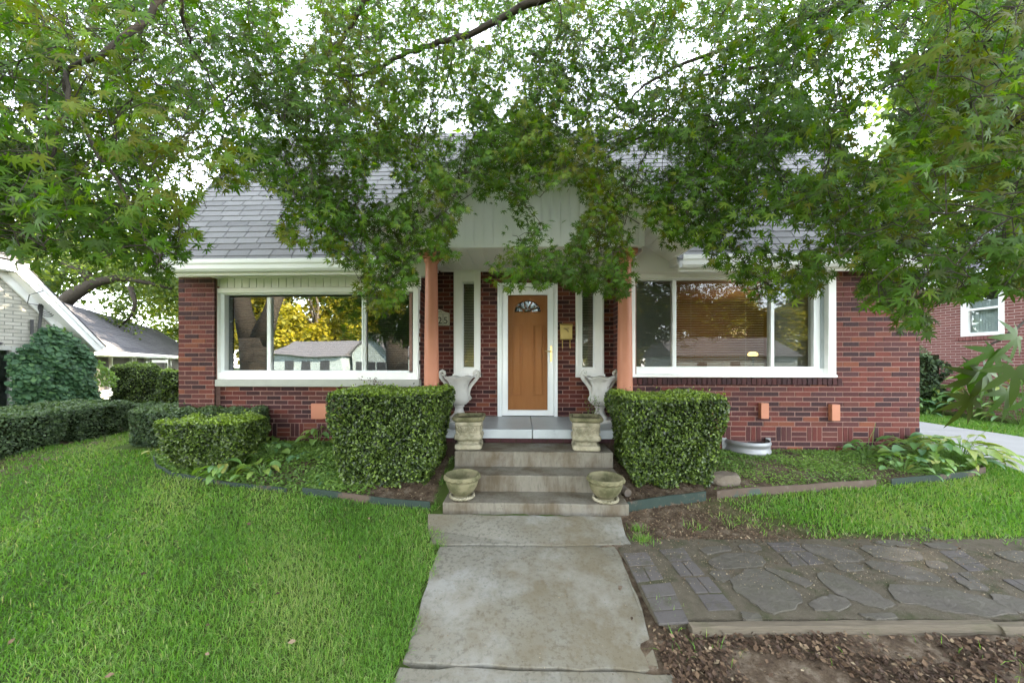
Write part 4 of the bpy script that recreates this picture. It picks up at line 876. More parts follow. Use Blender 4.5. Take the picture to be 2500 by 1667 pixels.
for (a, b, lab, sd_) in ((1688, 2436, 'long weathered timber along the front of the stone patio', 1), (2444, 3100, 'weathered timber at the right end of the patio front, cut off by the frame', 2)):
    A, B = PZ(a, 1534, .0), PZ(b, 1528, .0); t = thing('landscape_timber', lab, 'timber', (A.x, A.y, -.02), 'landscape timbers edging the patio'); m1 = MB(); r = random.Random(sd_)
    d = B - A; d.z = 0; L_ = d.length; d.normalize(); nn = Vector((-d.y, d.x, 0)); prof = [(-.005, -.11), (-.02, -.10), (-.022, -.03), (-.012, -.008), (.0, -.0), (.035, .002), (.046, -.006), (.048, -.1)]
    vs = []; k = 20
    for i in range(k + 1):
        for (y, z) in prof:
            p = A + d * (L_ * i / k) + nn * (y + r.uniform(-.002, .002)); vs.append((p.x, p.y, z + .012 + r.uniform(-.002, .002)))
    m_ = len(prof); m1.add(vs, [(i * m_ + j, i * m_ + (j + 1) % m_, (i + 1) * m_ + (j + 1) % m_, (i + 1) * m_ + j) for i in range(k) for j in range(m_)] + [list(range(m_)), [k * m_ + j for j in range(m_)][::-1]]); m1.build('beam', 'timber', t)

# ------------------------------------------------------------------ stone patio
pat = thing('stone_patio', 'mossy patio of irregular grey flagstones and brick pavers right of the walk', 'patio', (1.5, 2.5, 0))
b_ = MB(); A = [PZ(1500, 1330, .012), PZ(1540, 1316, .012), PZ(2500, 1314, .012), PZ(3300, 1316, .012), PZ(3900, 1512, .012), PZ(1690, 1508, .012), PZ(1640, 1520, .012), PZ(1600, 1500, .012)]
# keep clear of the walk edge
A[0] = PZ(1508, 1338, .012); pp = []
for i in range(len(A)):
    a, b = A[i], A[(i + 1) % len(A)]; k = max(2, int((b - a).length / .08))
    for j in range(k):
        q = a.lerp(b, j / k); pp.append((q.x + random.uniform(-.008, .008), q.y + random.uniform(-.008, .008), -.08))
b_.prism(pp, (0, 0, .092)); b_.build('grit_base', 'patio_base', pat)
zx = lambda x, y: (1400 + x / 2.138, 1150 + y / 2.138)
FL = [[(710, 460), (800, 430), (930, 425), (985, 460), (960, 490), (870, 490), (760, 505)],
      [(835, 580), (900, 520), (980, 515), (1060, 560), (1150, 620), (1175, 670), (1120, 710), (1010, 720), (940, 670), (870, 620)],
      [(1280, 530), (1400, 540), (1500, 590), (1600, 650), (1670, 690), (1600, 705), (1480, 665), (1350, 620)],
      [(1660, 600), (1800, 595), (1950, 610), (2100, 650), (2240, 700), (2290, 730), (2120, 745), (1960, 720), (1850, 690), (1740, 685)],
      [(1240, 680), (1320, 640), (1420, 660), (1450, 700), (1350, 722), (1250, 712)],
      [(1190, 380), (1350, 388), (1480, 425), (1500, 458), (1380, 470), (1270, 430)],
      [(1500, 385), (1650, 392), (1800, 415), (1820, 450), (1700, 462), (1570, 440)], [(1530, 470), (1700, 480), (1850, 520), (1930, 570), (1780, 560), (1610, 520)],
      [(1000, 500), (1110, 522), (1250, 570), (1215, 600), (1090, 550)], [(2190, 420), (2352, 415), (2500, 440), (2420, 480), (2280, 462)],
      [(665, 400), (800, 385), (825, 408), (700, 436)], [(2180, 640), (2330, 660), (2480, 720), (2350, 735), (2230, 690)], [(1990, 560), (2110, 575), (2180, 620), (2060, 610)], [(700, 520), (790, 515), (830, 560), (750, 570)], [(860, 380), (960, 375), (990, 405), (900, 415)], [(1350, 478), (1500, 480), (1520, 510), (1400, 515)], [(1560, 362), (1700, 360), (1760, 385), (1640, 385)], [(1830, 370), (1960, 372), (2000, 400), (1880, 400)], [(870, 735), (960, 738), (1000, 765), (900, 768)], [(1480, 735), (1640, 728), (1700, 755), (1540, 765)], [(2380, 500), (2520, 505), (2560, 550), (2440, 560)], [(1830, 460), (1930, 470), (1960, 505), (1860, 500)]]
def stone(name, pts, mat, z0=.0121, h=.010, rnd=True):
    P = [PZ(*zx(*p), z0 + h) for p in pts]; c = sum(P, Vector()) / len(P)
    if rnd: P = [c + (p - c) * 1.16 for p in P]
    if rnd:
        Q = []
        for i in range(len(P)):
            a, b, e = P[i - 1], P[i], P[(i + 1) % len(P)]
            for u in (.25, .5, .75): Q.append(a.lerp(b, u) * (1 - u) * 0 + (a.lerp(b, .5).lerp(b, u) * (1 - u) + b.lerp(b.lerp(e, .5), u) * u))
        P = [q + Vector((random.uniform(-.012, .012), random.uniform(-.012, .012), 0)) for q in Q]
    h += random.uniform(-.002, .002); mb = MB(); mb.prism([(p.x, p.y, z0 - .01) for p in P], (0, 0, h + .01), random.random()); return mb.build(name, mat, pat, bevel=.003)
for f in FL: stone('flagstone', f, 'stone')
def lerp4(q, u, v):
    a, b, c, d = q; return ((a[0] * (1 - u) + b[0] * u) * (1 - v) + (d[0] * (1 - u) + c[0] * u) * v, (a[1] * (1 - u) + b[1] * u) * (1 - v) + (d[1] * (1 - u) + c[1] * u) * v)
def pavers(q, nu, nv):
    for i in range(nu):
        for j in range(nv):
            e = .04; us = ((i + e) / nu, (i + 1 - e) / nu); vs = ((j + e) / nv, (j + 1 - e) / nv)
            stone('paver', [lerp4(q, us[0], vs[0]), lerp4(q, us[1], vs[0]), lerp4(q, us[1], vs[1]), lerp4(q, us[0], vs[1])], 'paver', h=.006, rnd=False)
pavers([(255, 425), (390, 418), (430, 485), (288, 492)], 1, 2); pavers([(290, 496), (432, 489), (475, 560), (332, 580)], 2, 1); pavers([(345, 592), (512, 575), (610, 785), (440, 795)], 1, 3)
pavers([(440, 408), (580, 396), (622, 460), (500, 470)], 1, 2); pavers([(502, 473), (624, 463), (690, 540), (560, 547)], 2, 1); pavers([(575, 552), (705, 545), (780, 632), (640, 636)], 2, 1); pavers([(642, 639), (785, 636), (855, 720), (700, 726)], 1, 2)
pavers([(1000, 370), (1160, 368), (1225, 410), (1060, 420)], 1, 2); pavers([(1070, 424), (1235, 414), (1318, 480), (1140, 495)], 2, 1)
pavers([(1900, 412), (2030, 408), (2180, 512), (2060, 520)], 1, 3); pavers([(1940, 530), (2060, 522), (2130, 575), (2010, 570)], 2, 1); pavers([(2230, 560), (2340, 560), (2480, 630), (2360, 632)], 2, 1)

# ------------------------------------------------------------------ neighbour on the left: white painted brick gable, low wing with porch
NX = -9.4
nh = thing('neighbour_house', 'white painted brick house with clipped gable and ivy left of the hedges', 'house', (NX, 6, -.2))
p0, p1 = PX(61, 641, NX + .3), PX(264, 848, NX + .3); ns = (p1.z - p0.z) / (p1.y - p0.y)
ntop = lambda s: min(p0.z - .12, p1.z - .12 + ns * (s - p1.y)) 
wp0, wp1 = PX(0, 845, NX), PX(38, 845, NX); wb = PX(0, 925, NX)
mb = MB(); bricks(mb, (NX, 0, 0), (0, 1, 0), (1, 0, 0), 1.5, 7.35, -.3, p0.z - .1, top=ntop, zb=-.3, holes=[(3.6, wp1.y, wb.z - .6, wp1.z)])
mb.build('wall', ['brick_white', 'mortar_grey'], nh)
mb = MB(); mb.obox((NX + .005, 3.6, wb.z - .6), (.06, 0, 0), (0, .07, 0), (0, 0, wp1.z - wb.z + .6)); mb.obox((NX + .005, wp1.y - .09, wb.z - .6), (.06, 0, 0), (0, .09, 0), (0, 0, wp1.z - wb.z + .6)); mb.obox((NX + .005, 3.67, wp1.z - .08), (.06, 0, 0), (0, wp1.y - 3.76, 0), (0, 0, .08))
wd_ = mb.build('window', 'stonesill', nh, bevel=.004); mb = MB(); mb.box(NX + .01, NX + .02, 3.67, wp1.y - .09, wb.z - .6, wp1.z - .08); mb.build('pane', 'glass', wd_); mb = MB(); mb.box(NX - .06, NX - .05, 3.6, wp1.y, wb.z - .6, wp1.z); mb.build('curtain', 'curtain', wd_)
mb = MB(); Ew = .2     # roof of the gable: clipped top plane and steep slope
e0, e1, top_ = Vector((NX + Ew, p0.y, p0.z)), Vector((NX + Ew, p1.y, p1.z)), Vector((0, 0, .16))
dl = (e1 - e0).normalized(); up = Vector((0, -dl.z, dl.y)); 
mb.obox(e0 - up * .17, dl * (e1 - e0).length, Vector((.03, 0, 0)), up * .17)
mb.obox(e0 - up * .06 + Vector((.031, 0, 0)), dl * (e1 - e0).length, Vector((.018, 0, 0)), up * .062)
mb.obox(Vector((NX + Ew, 1.5, p0.z - .17)), Vector((.03, 0, 0)), Vector((0, p0.y - 1.5, 0)), Vector((0, 0, .17)))
mb.obox(e0 - up * .17 + Vector((-Ew + .002, 0, 0)), dl * (e1 - e0).length, Vector((Ew - .01, 0, 0)), up * .015)
mb.obox(e0 - up * .36 + Vector((-Ew + .004, .1, 0)), dl * ((e1 - e0).length - .25), Vector((.04, 0, 0)), up * .12)
mb.obox(Vector((NX + .002, 1.5, p0.z - .19)), Vector((Ew - .01, 0, 0)), Vector((0, p0.y - 1.5, 0)), Vector((0, 0, .015)))
mb.box(NX - 1.7, NX - 1.6, p0.y + .3, p0.y + 1.35, p0.z - .02, p0.z + .12); mb.box(NX - .95, NX - .9, p0.y + .1, p0.y + .9, p0.z - .75, p0.z - .62)
mb.box(NX - .01, NX + Ew + .04, p0.y - .14, p0.y + .1, p0.z - .19, p0.z - .004)
mb.build('rake_board', 'white', nh, bevel=.004)
mb = MB(); shingles(mb, e1 + Vector((.06, 0, .012)), (-1, 0, 0), -dl, 5, (e1 - e0).length, .14, .305, seed=31)
shingles(mb, Vector((NX + Ew + .06, 1.5, p0.z + .012)), (0, 1, 0), Vector((-.83, 0, .56)), p0.y - 1.5, 3.2, .14, .305, seed=32, inside=lambda u, v: v * .83 > u - (p0.y - 1.5) - 0.0 and u < (p0.y - 1.5) - v * .35)
mb.add([(NX + Ew, 1.5, p0.z), (NX + Ew, p0.y, p0.z), (NX - 2.2, p0.y - 1.0, p0.z + 1.75), (NX - 2.2, 1.5, p0.z + 1.75)], [(0, 1, 2, 3)])
mb.add([tuple(e0), tuple(e1), tuple(e1 + Vector((-5, 0, 0))), (NX - 4.6, p0.y, p0.z)], [(0, 1, 2, 3)]); mb.build('roof', 'shingle_dark', nh)
# conduit, cable loops
mb = MB(); a = PX(100, 742, NX + .06); b = PX(95, 812, NX + .06); mb.tube([a, a + Vector((0, .01, -.05)), b], [.03, .022, .022], 8); a = PX(78, 780, NX + .05); mb.tube([a, a + Vector((0, 0, -.28))], .022, 8); mb.build('conduit', 'cable', nh)
mb = MB(); c = PX(113, 748, NX + .08)
for k in range(3):
    mb.tube([(c.x + .01 * k, c.y + (.10 + .015 * k) * math.sin(q), c.z - .02 * k + (.12 + .02 * k) * math.cos(q)) for q in [i * 2 * math.pi / 20 for i in range(5, 17)]], .006, 5)
a = PX(106, 710, NX + .3); mb.tube([a, a + Vector((-.1, -.12, -.1)), a + Vector((-.2, -.08, -.25)), c], .007, 5); mb.build('cable_loop', 'cable', nh)
# low wing running back from the gable
wing = thing('porch_wing', 'low grey roofed wing with screened porch behind the white brick gable', 'house', (-13, 11, -.3))
A_, B_ = Vector((-10.6, 7.6, 1.84)), Vector((-18.2, 17.7, 1.84)); dAB = (B_ - A_).normalized(); B2 = B_ + dAB * 9; nW = Vector((dAB.y, -dAB.x, 0)); inn = -nW
R1 = PT(153, 726, 12.0); hgt = R1.z - A_.z; upv = (inn * 2.4 + Vector((0, 0, hgt))); lu = (B2 - A_).length
mb = MB(); shingles(mb, A_ - dAB * 3 + Vector((0, 0, .02)), dAB, upv.normalized(), lu + 3, upv.length, .15, .33, seed=40)
q0 = A_ - dAB * 3; mb.add([tuple(q0), tuple(B2), tuple(B2 + upv), tuple(q0 + upv)], [(0, 1, 2, 3)]); mb.add([tuple(q0 + upv), tuple(B2 + upv), tuple(B2 + upv * 1 + inn * 3 - Vector((0, 0, hgt))), tuple(q0 + upv + inn * 3 - Vector((0, 0, hgt)))], [(0, 1, 2, 3)])
# round skylight vent
sk = PT(212, 756, 11.6); mb.build('roof', 'shingle_dark', wing)
mb = MB(); sc = q0 + dAB * 4.3 + upv * .63; un = dAB.cross(upv.normalized()); un = un if un.z > 0 else -un
ring = [sc + dAB * (.55 * math.cos(q)) + upv.normalized() * (.3 * math.sin(q)) for q in [2 * math.pi * i / 20 for i in range(20)]]
mb.prism([v + un * .0 for v in ring], un * .22); mb.build('skylight', nmat('grey_green_dome', [(.2, .26, .25), (.3, .36, .34)], 5, 4, .3, .5), wing, bevel=.04)
mb = MB(); mb.obox(A_ - dAB * 1.2 + nW * .03 - Vector((0, 0, .13)), dAB * (lu + .8), nW * .09, Vector((0, 0, .12))); mb.obox(A_ - dAB * 1.2 - nW * .02 - Vector((0, 0, .17)), dAB * (lu + .8), nW * .045, Vector((0, 0, .16))); mb.build('gutter', 'white', wing, bevel=.01)
pq = A_ - nW * .45; zb0 = -.4
mb = MB(); mb.obox(pq - nW * .12 - dAB * 1 + Vector((0, 0, zb0 - 1.84)), dAB * (lu), nW * .05, Vector((0, 0, 2.2))); mb.build('screen_wall', 'screenmesh', wing)
def alongpx(px, Q, D):   # point on the vertical plane through Q along D under pixel column px
    d = ray(px, HZ); t = (Q.x * D.y - Q.y * D.x) / (d.x * D.y - d.y * D.x); return Vector((d.x * t, d.y * t, 0))
for px, wd in ((265.5, .10), (316, .12), (326, .07), (352, .12), (358, .09), (403, .1), (413, .1)):
    q = alongpx(px, pq, dAB); mb = MB(); mb.obox((q.x, q.y, zb0), dAB * wd, nW * .07, (0, 0, 2.12)); mb.build('post', 'white', wing)
qa, qb = alongpx(361, pq, dAB), alongpx(402, pq, dAB); L_ = (qb - qa).length; D0, D1 = -.15, 1.62
mb = MB()
for (a, wd, z0, z1) in ((0, .16, D0, D1), (L_ - .16, .16, D0, D1), (.16, L_ - .32, D1 - .14, D1), (.16, L_ - .32, D0, D0 + .2)): mb.obox(qa + nW * .08 + dAB * a + Vector((0, 0, z0)), dAB * wd, nW * .05, (0, 0, z1 - z0))
mb.build('porch_door', 'white', wing, bevel=.004)
mb = MB(); qa = alongpx(230, pq, dAB); qb = alongpx(262, pq, dAB)
for i in range(9): mb.obox(qa + nW * .1 + Vector((0, 0, -.1 + i * .085)), qb - qa, nW * .04, (0, 0, .035))
mb.build('louvre', 'white', wing)
qa = alongpx(268, pq, dAB); qb = alongpx(306, pq, dAB); mb = MB(); mb.obox(qa + nW * .05 + Vector((0, 0, .62)), qb - qa, nW * .05, (0, 0, .05)); mb.build('rail', 'screen', wing)

# ------------------------------------------------------------------ neighbour on the right
RX = 11.0
rh = thing('neighbour_house', 'pinkish red brick house with a lace curtained window beyond the driveway', 'house', (RX, 9, .2))
wa, wb2 = PX(2348, 822, RX), PX(2453, 818, RX); wz0, wz1 = wa.z + .0, wa.z + 1.35
mb = MB(); bricks(mb, (RX, 0, 0), (0, -1, 0), (-1, 0, 0), -17, -3, .0, 3.5, zb=.0, holes=[(-wa.y, -wb2.y, wz0, wz1)]); mb.build('wall', ['brick_red', 'mortar_pale'], rh)
mb = MB(); 
for (a, b, z0, z1) in ((wb2.y, wb2.y + .09, wz0, wz1), (wa.y - .14, wa.y, wz0, wz1), (wb2.y + .09, wa.y - .14, wz1 - .1, wz1), (wb2.y + .09, wa.y - .14, wz0, wz0 + .08), (wb2.y + .09, wa.y - .14, wz0 + .62, wz0 + .67)): mb.box(RX - .03, RX + .06, a, b, z0, z1)
rw_ = mb.build('window', 'white', rh, bevel=.004); mb = MB(); mb.box(RX + .02, RX + .025, wb2.y, wa.y, wz0, wz1); mb.build('pane', 'glass_r', rw_)
mb = MB(); 
for i in range(30): 
    y = wb2.y + (wa.y - wb2.y) * i / 30; mb.box(RX + .10 + .012 * (i % 2), RX + .105 + .012 * (i % 2), y, y + (wa.y - wb2.y) / 30 + .01, wz0, wz0 + .85)
mb.build('curtain', 'curtain', rw_); mb = MB(); mb.box(RX + .4, RX + .42, wb2.y - .5, wa.y + .5, wz0 - .3, wz1 + .2); mb.build('backdrop_wall', 'grey_wall', rw_)
mb = MB(); y = wb2.y - .06; r = random.Random(3)
while y < wa.y + .06: mb.box(RX - .03, RX + .1, y, y + .057, wz0 - .1, wz0 - .003, r.random()); y += .0677
mb.build('brick_sill', 'brick_red', rh)
mb = MB(); mb.box(RX - .5, RX - .47, 2.5, 17, 3.42, 3.62); mb.box(RX - .47, RX + .02, 2.5, 17, 3.42, 3.45); mb.box(RX - .6, RX - .5, 2.5, 17, 3.5, 3.62); mb.build('eave', 'white', rh, bevel=.005)
mb = MB(); mb.prism([(RX - .6, 2.5, 3.63), (RX + 5, 2.5, 6.3), (RX + 10, 2.5, 3.63)], (0, 14.5, 0)); mb.build('roof', 'shingle_dark', rh)

# ------------------------------------------------------------------ hedges and shrubs
def hedge(name, label, cx, cy, hx, hy, z0, z1, mat='box_leaf', n=20000, size=.03, taper=.15, seed=1, rz=0, rnd=.12, cat='hedge', group=None, toplight=.5, lump=.03, taperend=.45, stems=True):
    """clipped bush: box with rounded edges narrowing towards its foot"""
    r = np.random.default_rng(seed); t = thing(name, label, cat, (cx, cy, z0), group)
    def shape(u):   # u: points on the unit cube surface -> (pos, normal)
        p = u.copy(); q = np.sign(p) * np.minimum(np.abs(p), 1); ex = np.array([hx, hy, (z1 - z0) / 2])
        P = q * ex; inner = np.clip(P, -(ex - rnd), ex - rnd); d = P - inner; dn = norm(d + 1e-9); P = inner + dn * rnd * (np.linalg.norm(d, axis=1, keepdims=True) > 1e-6)
        h = (P[:, 2] / ex[2] + 1) / 2; k = 1 - taper * np.clip((taperend - h) / taperend, 0, 1) ** 1.2 * 2
        P[:, 0] *= k; P[:, 1] *= k
        w_ = lump * (np.sin(P[:, 0] * 7 + seed) * np.sin(P[:, 2] * 9 + 1) + .6 * np.sin(P[:, 0] * 17 + P[:, 1] * 13) * np.sin(P[:, 2] * 15 + seed))
        P = P + dn * w_[:, None]; return P, dn
    ar = np.array([4 * hx * hy, hx * 2 * (z1 - z0), hx * 2 * (z1 - z0), hy * 2 * (z1 - z0), hy * 2 * (z1 - z0)]); f = r.choice(5, n, p=ar / ar.sum()); a, b = r.uniform(-1, 1, n), r.uniform(-1, 1, n)
    u = np.zeros((n, 3)); o1 = np.ones(n)
    for k, (i, j, l, s) in enumerate(((0, 1, 2, 1), (0, 2, 1, -1), (0, 2, 1, 1), (1, 2, 0, -1), (1, 2, 0, 1))):
        m = f == k; u[m, i] = a[m]; u[m, j] = b[m]; u[m, l] = s
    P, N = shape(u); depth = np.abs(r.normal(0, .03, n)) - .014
    cl = np.sin(P[:, 0] * 31 + P[:, 2] * 23) * np.sin(P[:, 2] * 37 + P[:, 1] * 29 + P[:, 0] * 11)
    P = P - N * (depth + .014 * (cl < -.4))[:, None]; stray = r.random(n) < .012; P = P + (N * .6 + np.array([0, 0, .6])) * (stray * r.uniform(.01, .05, n))[:, None]
    hh = P[:, 2] / (z1 - z0) + .5; gapn = np.sin(P[:, 0] * 9 + P[:, 1] * 7 + seed) * np.sin(P[:, 2] * 12 + P[:, 0] * 5); P = P - N * (.05 * np.clip(.45 - hh, 0, .45) / .45 * (gapn > .25))[:, None]
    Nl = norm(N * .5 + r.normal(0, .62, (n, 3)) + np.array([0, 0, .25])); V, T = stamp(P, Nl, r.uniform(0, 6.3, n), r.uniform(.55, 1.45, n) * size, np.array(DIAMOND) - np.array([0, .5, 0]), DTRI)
    tt = np.clip(.36 + r.normal(0, .24, n) + .1 * cl - depth * 5, 0, .8); tt = np.where((N[:, 2] > .55) & (r.random(n) < .85), np.clip(toplight + r.normal(0, .14, n) + .15, 0, 1), tt)  # leaves facing up are paler: new growth, plus skylight put into the tint
    dead = r.random(n) < .02
    # core
    c = MB(); g_ = 7; m_ = []
    for zi in range(9):
        h = zi / 8; k = (1 - taper * max(0, (taperend - h) / taperend) ** 1.2 * 2) * .93; z = -(z1 - z0) / 2 + .05 + (z1 - z0 - .10) * h
        for q in range(24):
            an = 2 * math.pi * q / 24; ca, sa = math.cos(an), math.sin(an); f_ = 1 / ((abs(ca) ** 8 + abs(sa) ** 8) ** .125); m_.append((ca * f_ * (hx * k - .05), sa * f_ * (hy * k - .05), z))
    c.add(m_, [(i * 24 + j, i * 24 + (j + 1) % 24, (i + 1) * 24 + (j + 1) % 24, (i + 1) * 24 + j) for i in range(8) for j in range(24)] + [list(range(24))[::-1], [8 * 24 + j for j in range(24)]])
    R = Matrix.Rotation(rz, 3, 'Z'); Rn = np.array(R); ctr = np.array([cx, cy, (z0 + z1) / 2])
    V = V @ Rn.T + ctr; c.v = [tuple(R @ Vector(v) + Vector(ctr)) for v in c.v]
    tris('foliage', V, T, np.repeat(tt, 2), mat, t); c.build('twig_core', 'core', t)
    if stems:
        s_ = MB(); rr = random.Random(seed)
        for k in range(7):
            x, y = cx + rr.uniform(-.4, .4) * hx, cy + rr.uniform(-.5, .3) * hy; s_.tube([(x, y, float(gz(x, y)) - .03), (x + rr.uniform(-.04, .04), y, z0 + .15)], [.016, .011], 6)
        s_.build('trunk', 'bark_pale', t)
    return t
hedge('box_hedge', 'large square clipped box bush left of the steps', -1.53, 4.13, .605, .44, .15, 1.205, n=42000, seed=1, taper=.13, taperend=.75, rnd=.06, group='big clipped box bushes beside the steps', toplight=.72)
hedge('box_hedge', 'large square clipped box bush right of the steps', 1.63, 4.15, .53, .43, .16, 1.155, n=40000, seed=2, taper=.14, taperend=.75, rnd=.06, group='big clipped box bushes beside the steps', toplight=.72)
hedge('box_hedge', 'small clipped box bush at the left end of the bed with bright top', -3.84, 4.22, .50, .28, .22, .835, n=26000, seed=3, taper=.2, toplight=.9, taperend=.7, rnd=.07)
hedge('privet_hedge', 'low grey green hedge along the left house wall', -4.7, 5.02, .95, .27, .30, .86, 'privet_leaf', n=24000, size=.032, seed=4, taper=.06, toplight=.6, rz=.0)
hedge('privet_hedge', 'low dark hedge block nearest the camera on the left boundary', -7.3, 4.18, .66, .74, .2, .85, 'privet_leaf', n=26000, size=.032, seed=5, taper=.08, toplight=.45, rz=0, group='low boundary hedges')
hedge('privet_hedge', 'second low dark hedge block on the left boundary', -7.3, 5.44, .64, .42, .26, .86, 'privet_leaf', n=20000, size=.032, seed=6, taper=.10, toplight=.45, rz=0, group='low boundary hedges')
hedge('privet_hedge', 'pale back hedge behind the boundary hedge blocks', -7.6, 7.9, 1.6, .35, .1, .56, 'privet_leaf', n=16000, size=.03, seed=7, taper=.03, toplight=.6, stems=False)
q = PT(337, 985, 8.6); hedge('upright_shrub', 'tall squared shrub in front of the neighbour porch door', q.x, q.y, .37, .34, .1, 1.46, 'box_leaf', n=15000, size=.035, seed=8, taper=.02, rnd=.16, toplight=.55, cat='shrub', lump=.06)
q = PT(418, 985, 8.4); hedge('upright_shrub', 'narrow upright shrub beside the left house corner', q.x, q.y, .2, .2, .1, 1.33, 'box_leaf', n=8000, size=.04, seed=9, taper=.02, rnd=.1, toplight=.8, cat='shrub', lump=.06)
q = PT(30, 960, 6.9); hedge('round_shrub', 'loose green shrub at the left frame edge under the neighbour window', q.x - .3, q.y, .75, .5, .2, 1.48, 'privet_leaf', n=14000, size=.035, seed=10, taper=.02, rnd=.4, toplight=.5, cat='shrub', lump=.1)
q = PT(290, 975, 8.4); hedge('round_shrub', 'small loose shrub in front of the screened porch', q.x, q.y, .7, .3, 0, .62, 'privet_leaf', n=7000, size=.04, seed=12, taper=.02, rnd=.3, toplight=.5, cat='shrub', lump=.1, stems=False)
# ivy: bush mass plus climbing sheet
ivy = thing('ivy', 'dark green ivy climbing the white brick gable', 'ivy', (NX + .3, 7, .2))
n = 15000; r = np.random.default_rng(14); yy = r.uniform(5.95, 7.05, n); zz = r.uniform(0, 2.9, n)
hb_ = 2.15 - .7 * ((yy - 6.55) / .7) ** 2 + .08 * np.sin(yy * 9); bul = np.clip(1 - ((yy - 6.55) / .75) ** 2 - ((zz - .7) / 1.6) ** 2, 0, 1) ** .5
keep = (zz < hb_); P = np.stack([NX + .08 + .4 * bul + .06 * np.sin(yy * 11) * np.sin(zz * 9), yy, zz], 1)[keep]; Nn = norm(np.stack([np.ones(len(P)), (P[:, 1] - 6.55) * .5, .55 + 0 * P[:, 0]], 1) + r.normal(0, .35, (len(P), 3)))
P = P + r.normal(0, .03, P.shape); V, T = stamp(P, Nn, math.pi + r.normal(0, .5, len(P)), r.uniform(.045, .095, len(P)), [(0, 0, 0), (.45, .35, 0), (.3, .7, 0), (0, 1, .05), (-.3, .7, 0), (-.45, .35, 0)], [(0, 1, 2), (0, 2, 3), (0, 3, 4), (0, 4, 5)])
tris('foliage', V, T, np.repeat(np.clip(.45 + r.normal(0, .25, len(P)), 0, 1), 4), 'ivy_leaf', ivy)
n = 5000; y2 = r.uniform(6.3, 7.7, n); z2 = r.uniform(1.0, 2.9, n); keep = (z2 < ntop(7) * 0 + np.minimum(p0.z, p1.z + ns * (y2 - p1.y)) - .2) & (z2 < 1.6 + 1.1 * np.clip(1 - np.abs(y2 - 6.85) / .35, 0, 1) + .25 * np.sin(y2 * 23)); P = np.stack([np.full(n, NX + .05), y2, z2], 1)[keep] + r.normal(0, .02, (keep.sum(), 3))
V, T = stamp(P, norm(np.array([1, 0, .3]) + r.normal(0, .3, P.shape)), math.pi + r.normal(0, .6, len(P)), r.uniform(.04, .08, len(P)), DIAMOND, DTRI); tris('climbing_shoots', V, T, np.repeat(np.clip(.75 + r.normal(0, .2, len(P)), 0, 1), 2), 'cover_leaf', ivy)
mb = MB(); mb.lathe([(.25, -.4), (.3, .3), (.28, .9), (.18, 1.3), (.05, 1.45)], 20, (NX + .02, 6.5, 0)); mb.build('stem_mass', 'core', ivy)

# ------------------------------------------------------------------ hostas and other leafy plants
def hosta(name, label, loc, n=26, R=.28, H=.22, ll=.16, lw=.085, tint=(.5, .2), seed=1, cat='plant', group=None, mat='hosta_leaf', flop=1.0):
    r = random.Random(seed); V, T, TT = [], [], []; t = thing(name, label, cat, loc, group); st = MB()
    for i in range(n):
        a = r.uniform(0, 2 * math.pi); e = (i + .5) / n; rad = R * (e ** .6) * r.uniform(.7, 1.05); h = H * (1.05 - .75 * e ** 1.3) * r.uniform(.8, 1.15)
        d = Vector((math.cos(a), math.sin(a), 0)); base = Vector(loc) + d * rad * .15; tip0 = Vector(loc) + d * rad + Vector((0, 0, h))
        st.tube([base, base.lerp(tip0, .5) + Vector((0, 0, h * .25)), tip0], [.004, .0035, .003], 4, m=0)
        L = ll * r.uniform(.6, 1.2); W = lw * r.uniform(.7, 1.2) * L / ll; dip = r.uniform(.1, .9) * flop; side = Vector((-d.y, d.x, 0)); roll = r.uniform(-.5, .5); k0 = len(V); tn = min(1, max(0, r.gauss(*tint)))
        rows = 6; pos = tip0.copy(); dirv = (d + Vector((0, 0, .35 - dip * .3))).normalized()
        for j in range(rows + 1):
            u = j / rows; wv = W / 2 * (math.sin(math.pi * min(1, u * .93 + .07) ** .72)) * (1 if j < rows else .03); nrm = dirv.cross(side)
            s2 = (side * math.cos(roll) + nrm * math.sin(roll)); n2 = s2.cross(dirv)
            if n2.z < 0: n2 = -n2
            V += [tuple(pos - s2 * wv + n2 * wv * .28), tuple(pos), tuple(pos + s2 * wv + n2 * wv * .28)]
            pos = pos + dirv * L / rows; dirv = (dirv + Vector((0, 0, -.16 * (1 + dip)))).normalized()
        for j in range(rows):
            b = k0 + j * 3
            T += [(b, b + 1, b + 4), (b, b + 4, b + 3), (b + 1, b + 2, b + 5), (b + 1, b + 5, b + 4)]; TT += [tn] * 4
    tris('leaves', np.array(V), np.array(T), np.array(TT), mat, t, smooth=True); st.build('stalks', mat, t); return t
def at_g(px, py): p = G(px, py); return (p.x, p.y, p.z)
hosta('hosta', 'hosta with one tall pale leaf in front of the small box bush', at_g(545, 1165), 24, .24, .2, .17, .09, (.55, .3), 1)
hosta('leafy_plant', 'single upright stalk of broad pale leaves before the small box bush', at_g(548, 1150), 5, .07, .36, .17, .08, (.75, .15), 2)
hosta('hosta', 'broad leaved hosta at the front edge of the left bed', at_g(640, 1160), 20, .24, .14, .14, .075, (.55, .25), 3)
hosta('hosta', 'bluish hosta in the middle of the left bed', at_g(660, 1115), 24, .3, .17, .13, .08, (.25, .2), 4)
hosta('hosta', 'pale hosta against the low brick wall in the left bed', at_g(675, 1075), 20, .3, .17, .15, .08, (.6, .2), 5)
hosta('hosta', 'loose hosta left of the large box bush', at_g(775, 1090), 20, .22, .24, .17, .08, (.65, .2), 6)
hosta('hosta', 'small bluish seedling hosta in the feathery ground cover', at_g(745, 1125), 12, .16, .1, .1, .06, (.15, .1), 7)
hosta('hosta', 'small pale hosta by the front edging of the left bed', at_g(795, 1178), 12, .12, .1, .08, .045, (.3, .2), 8)
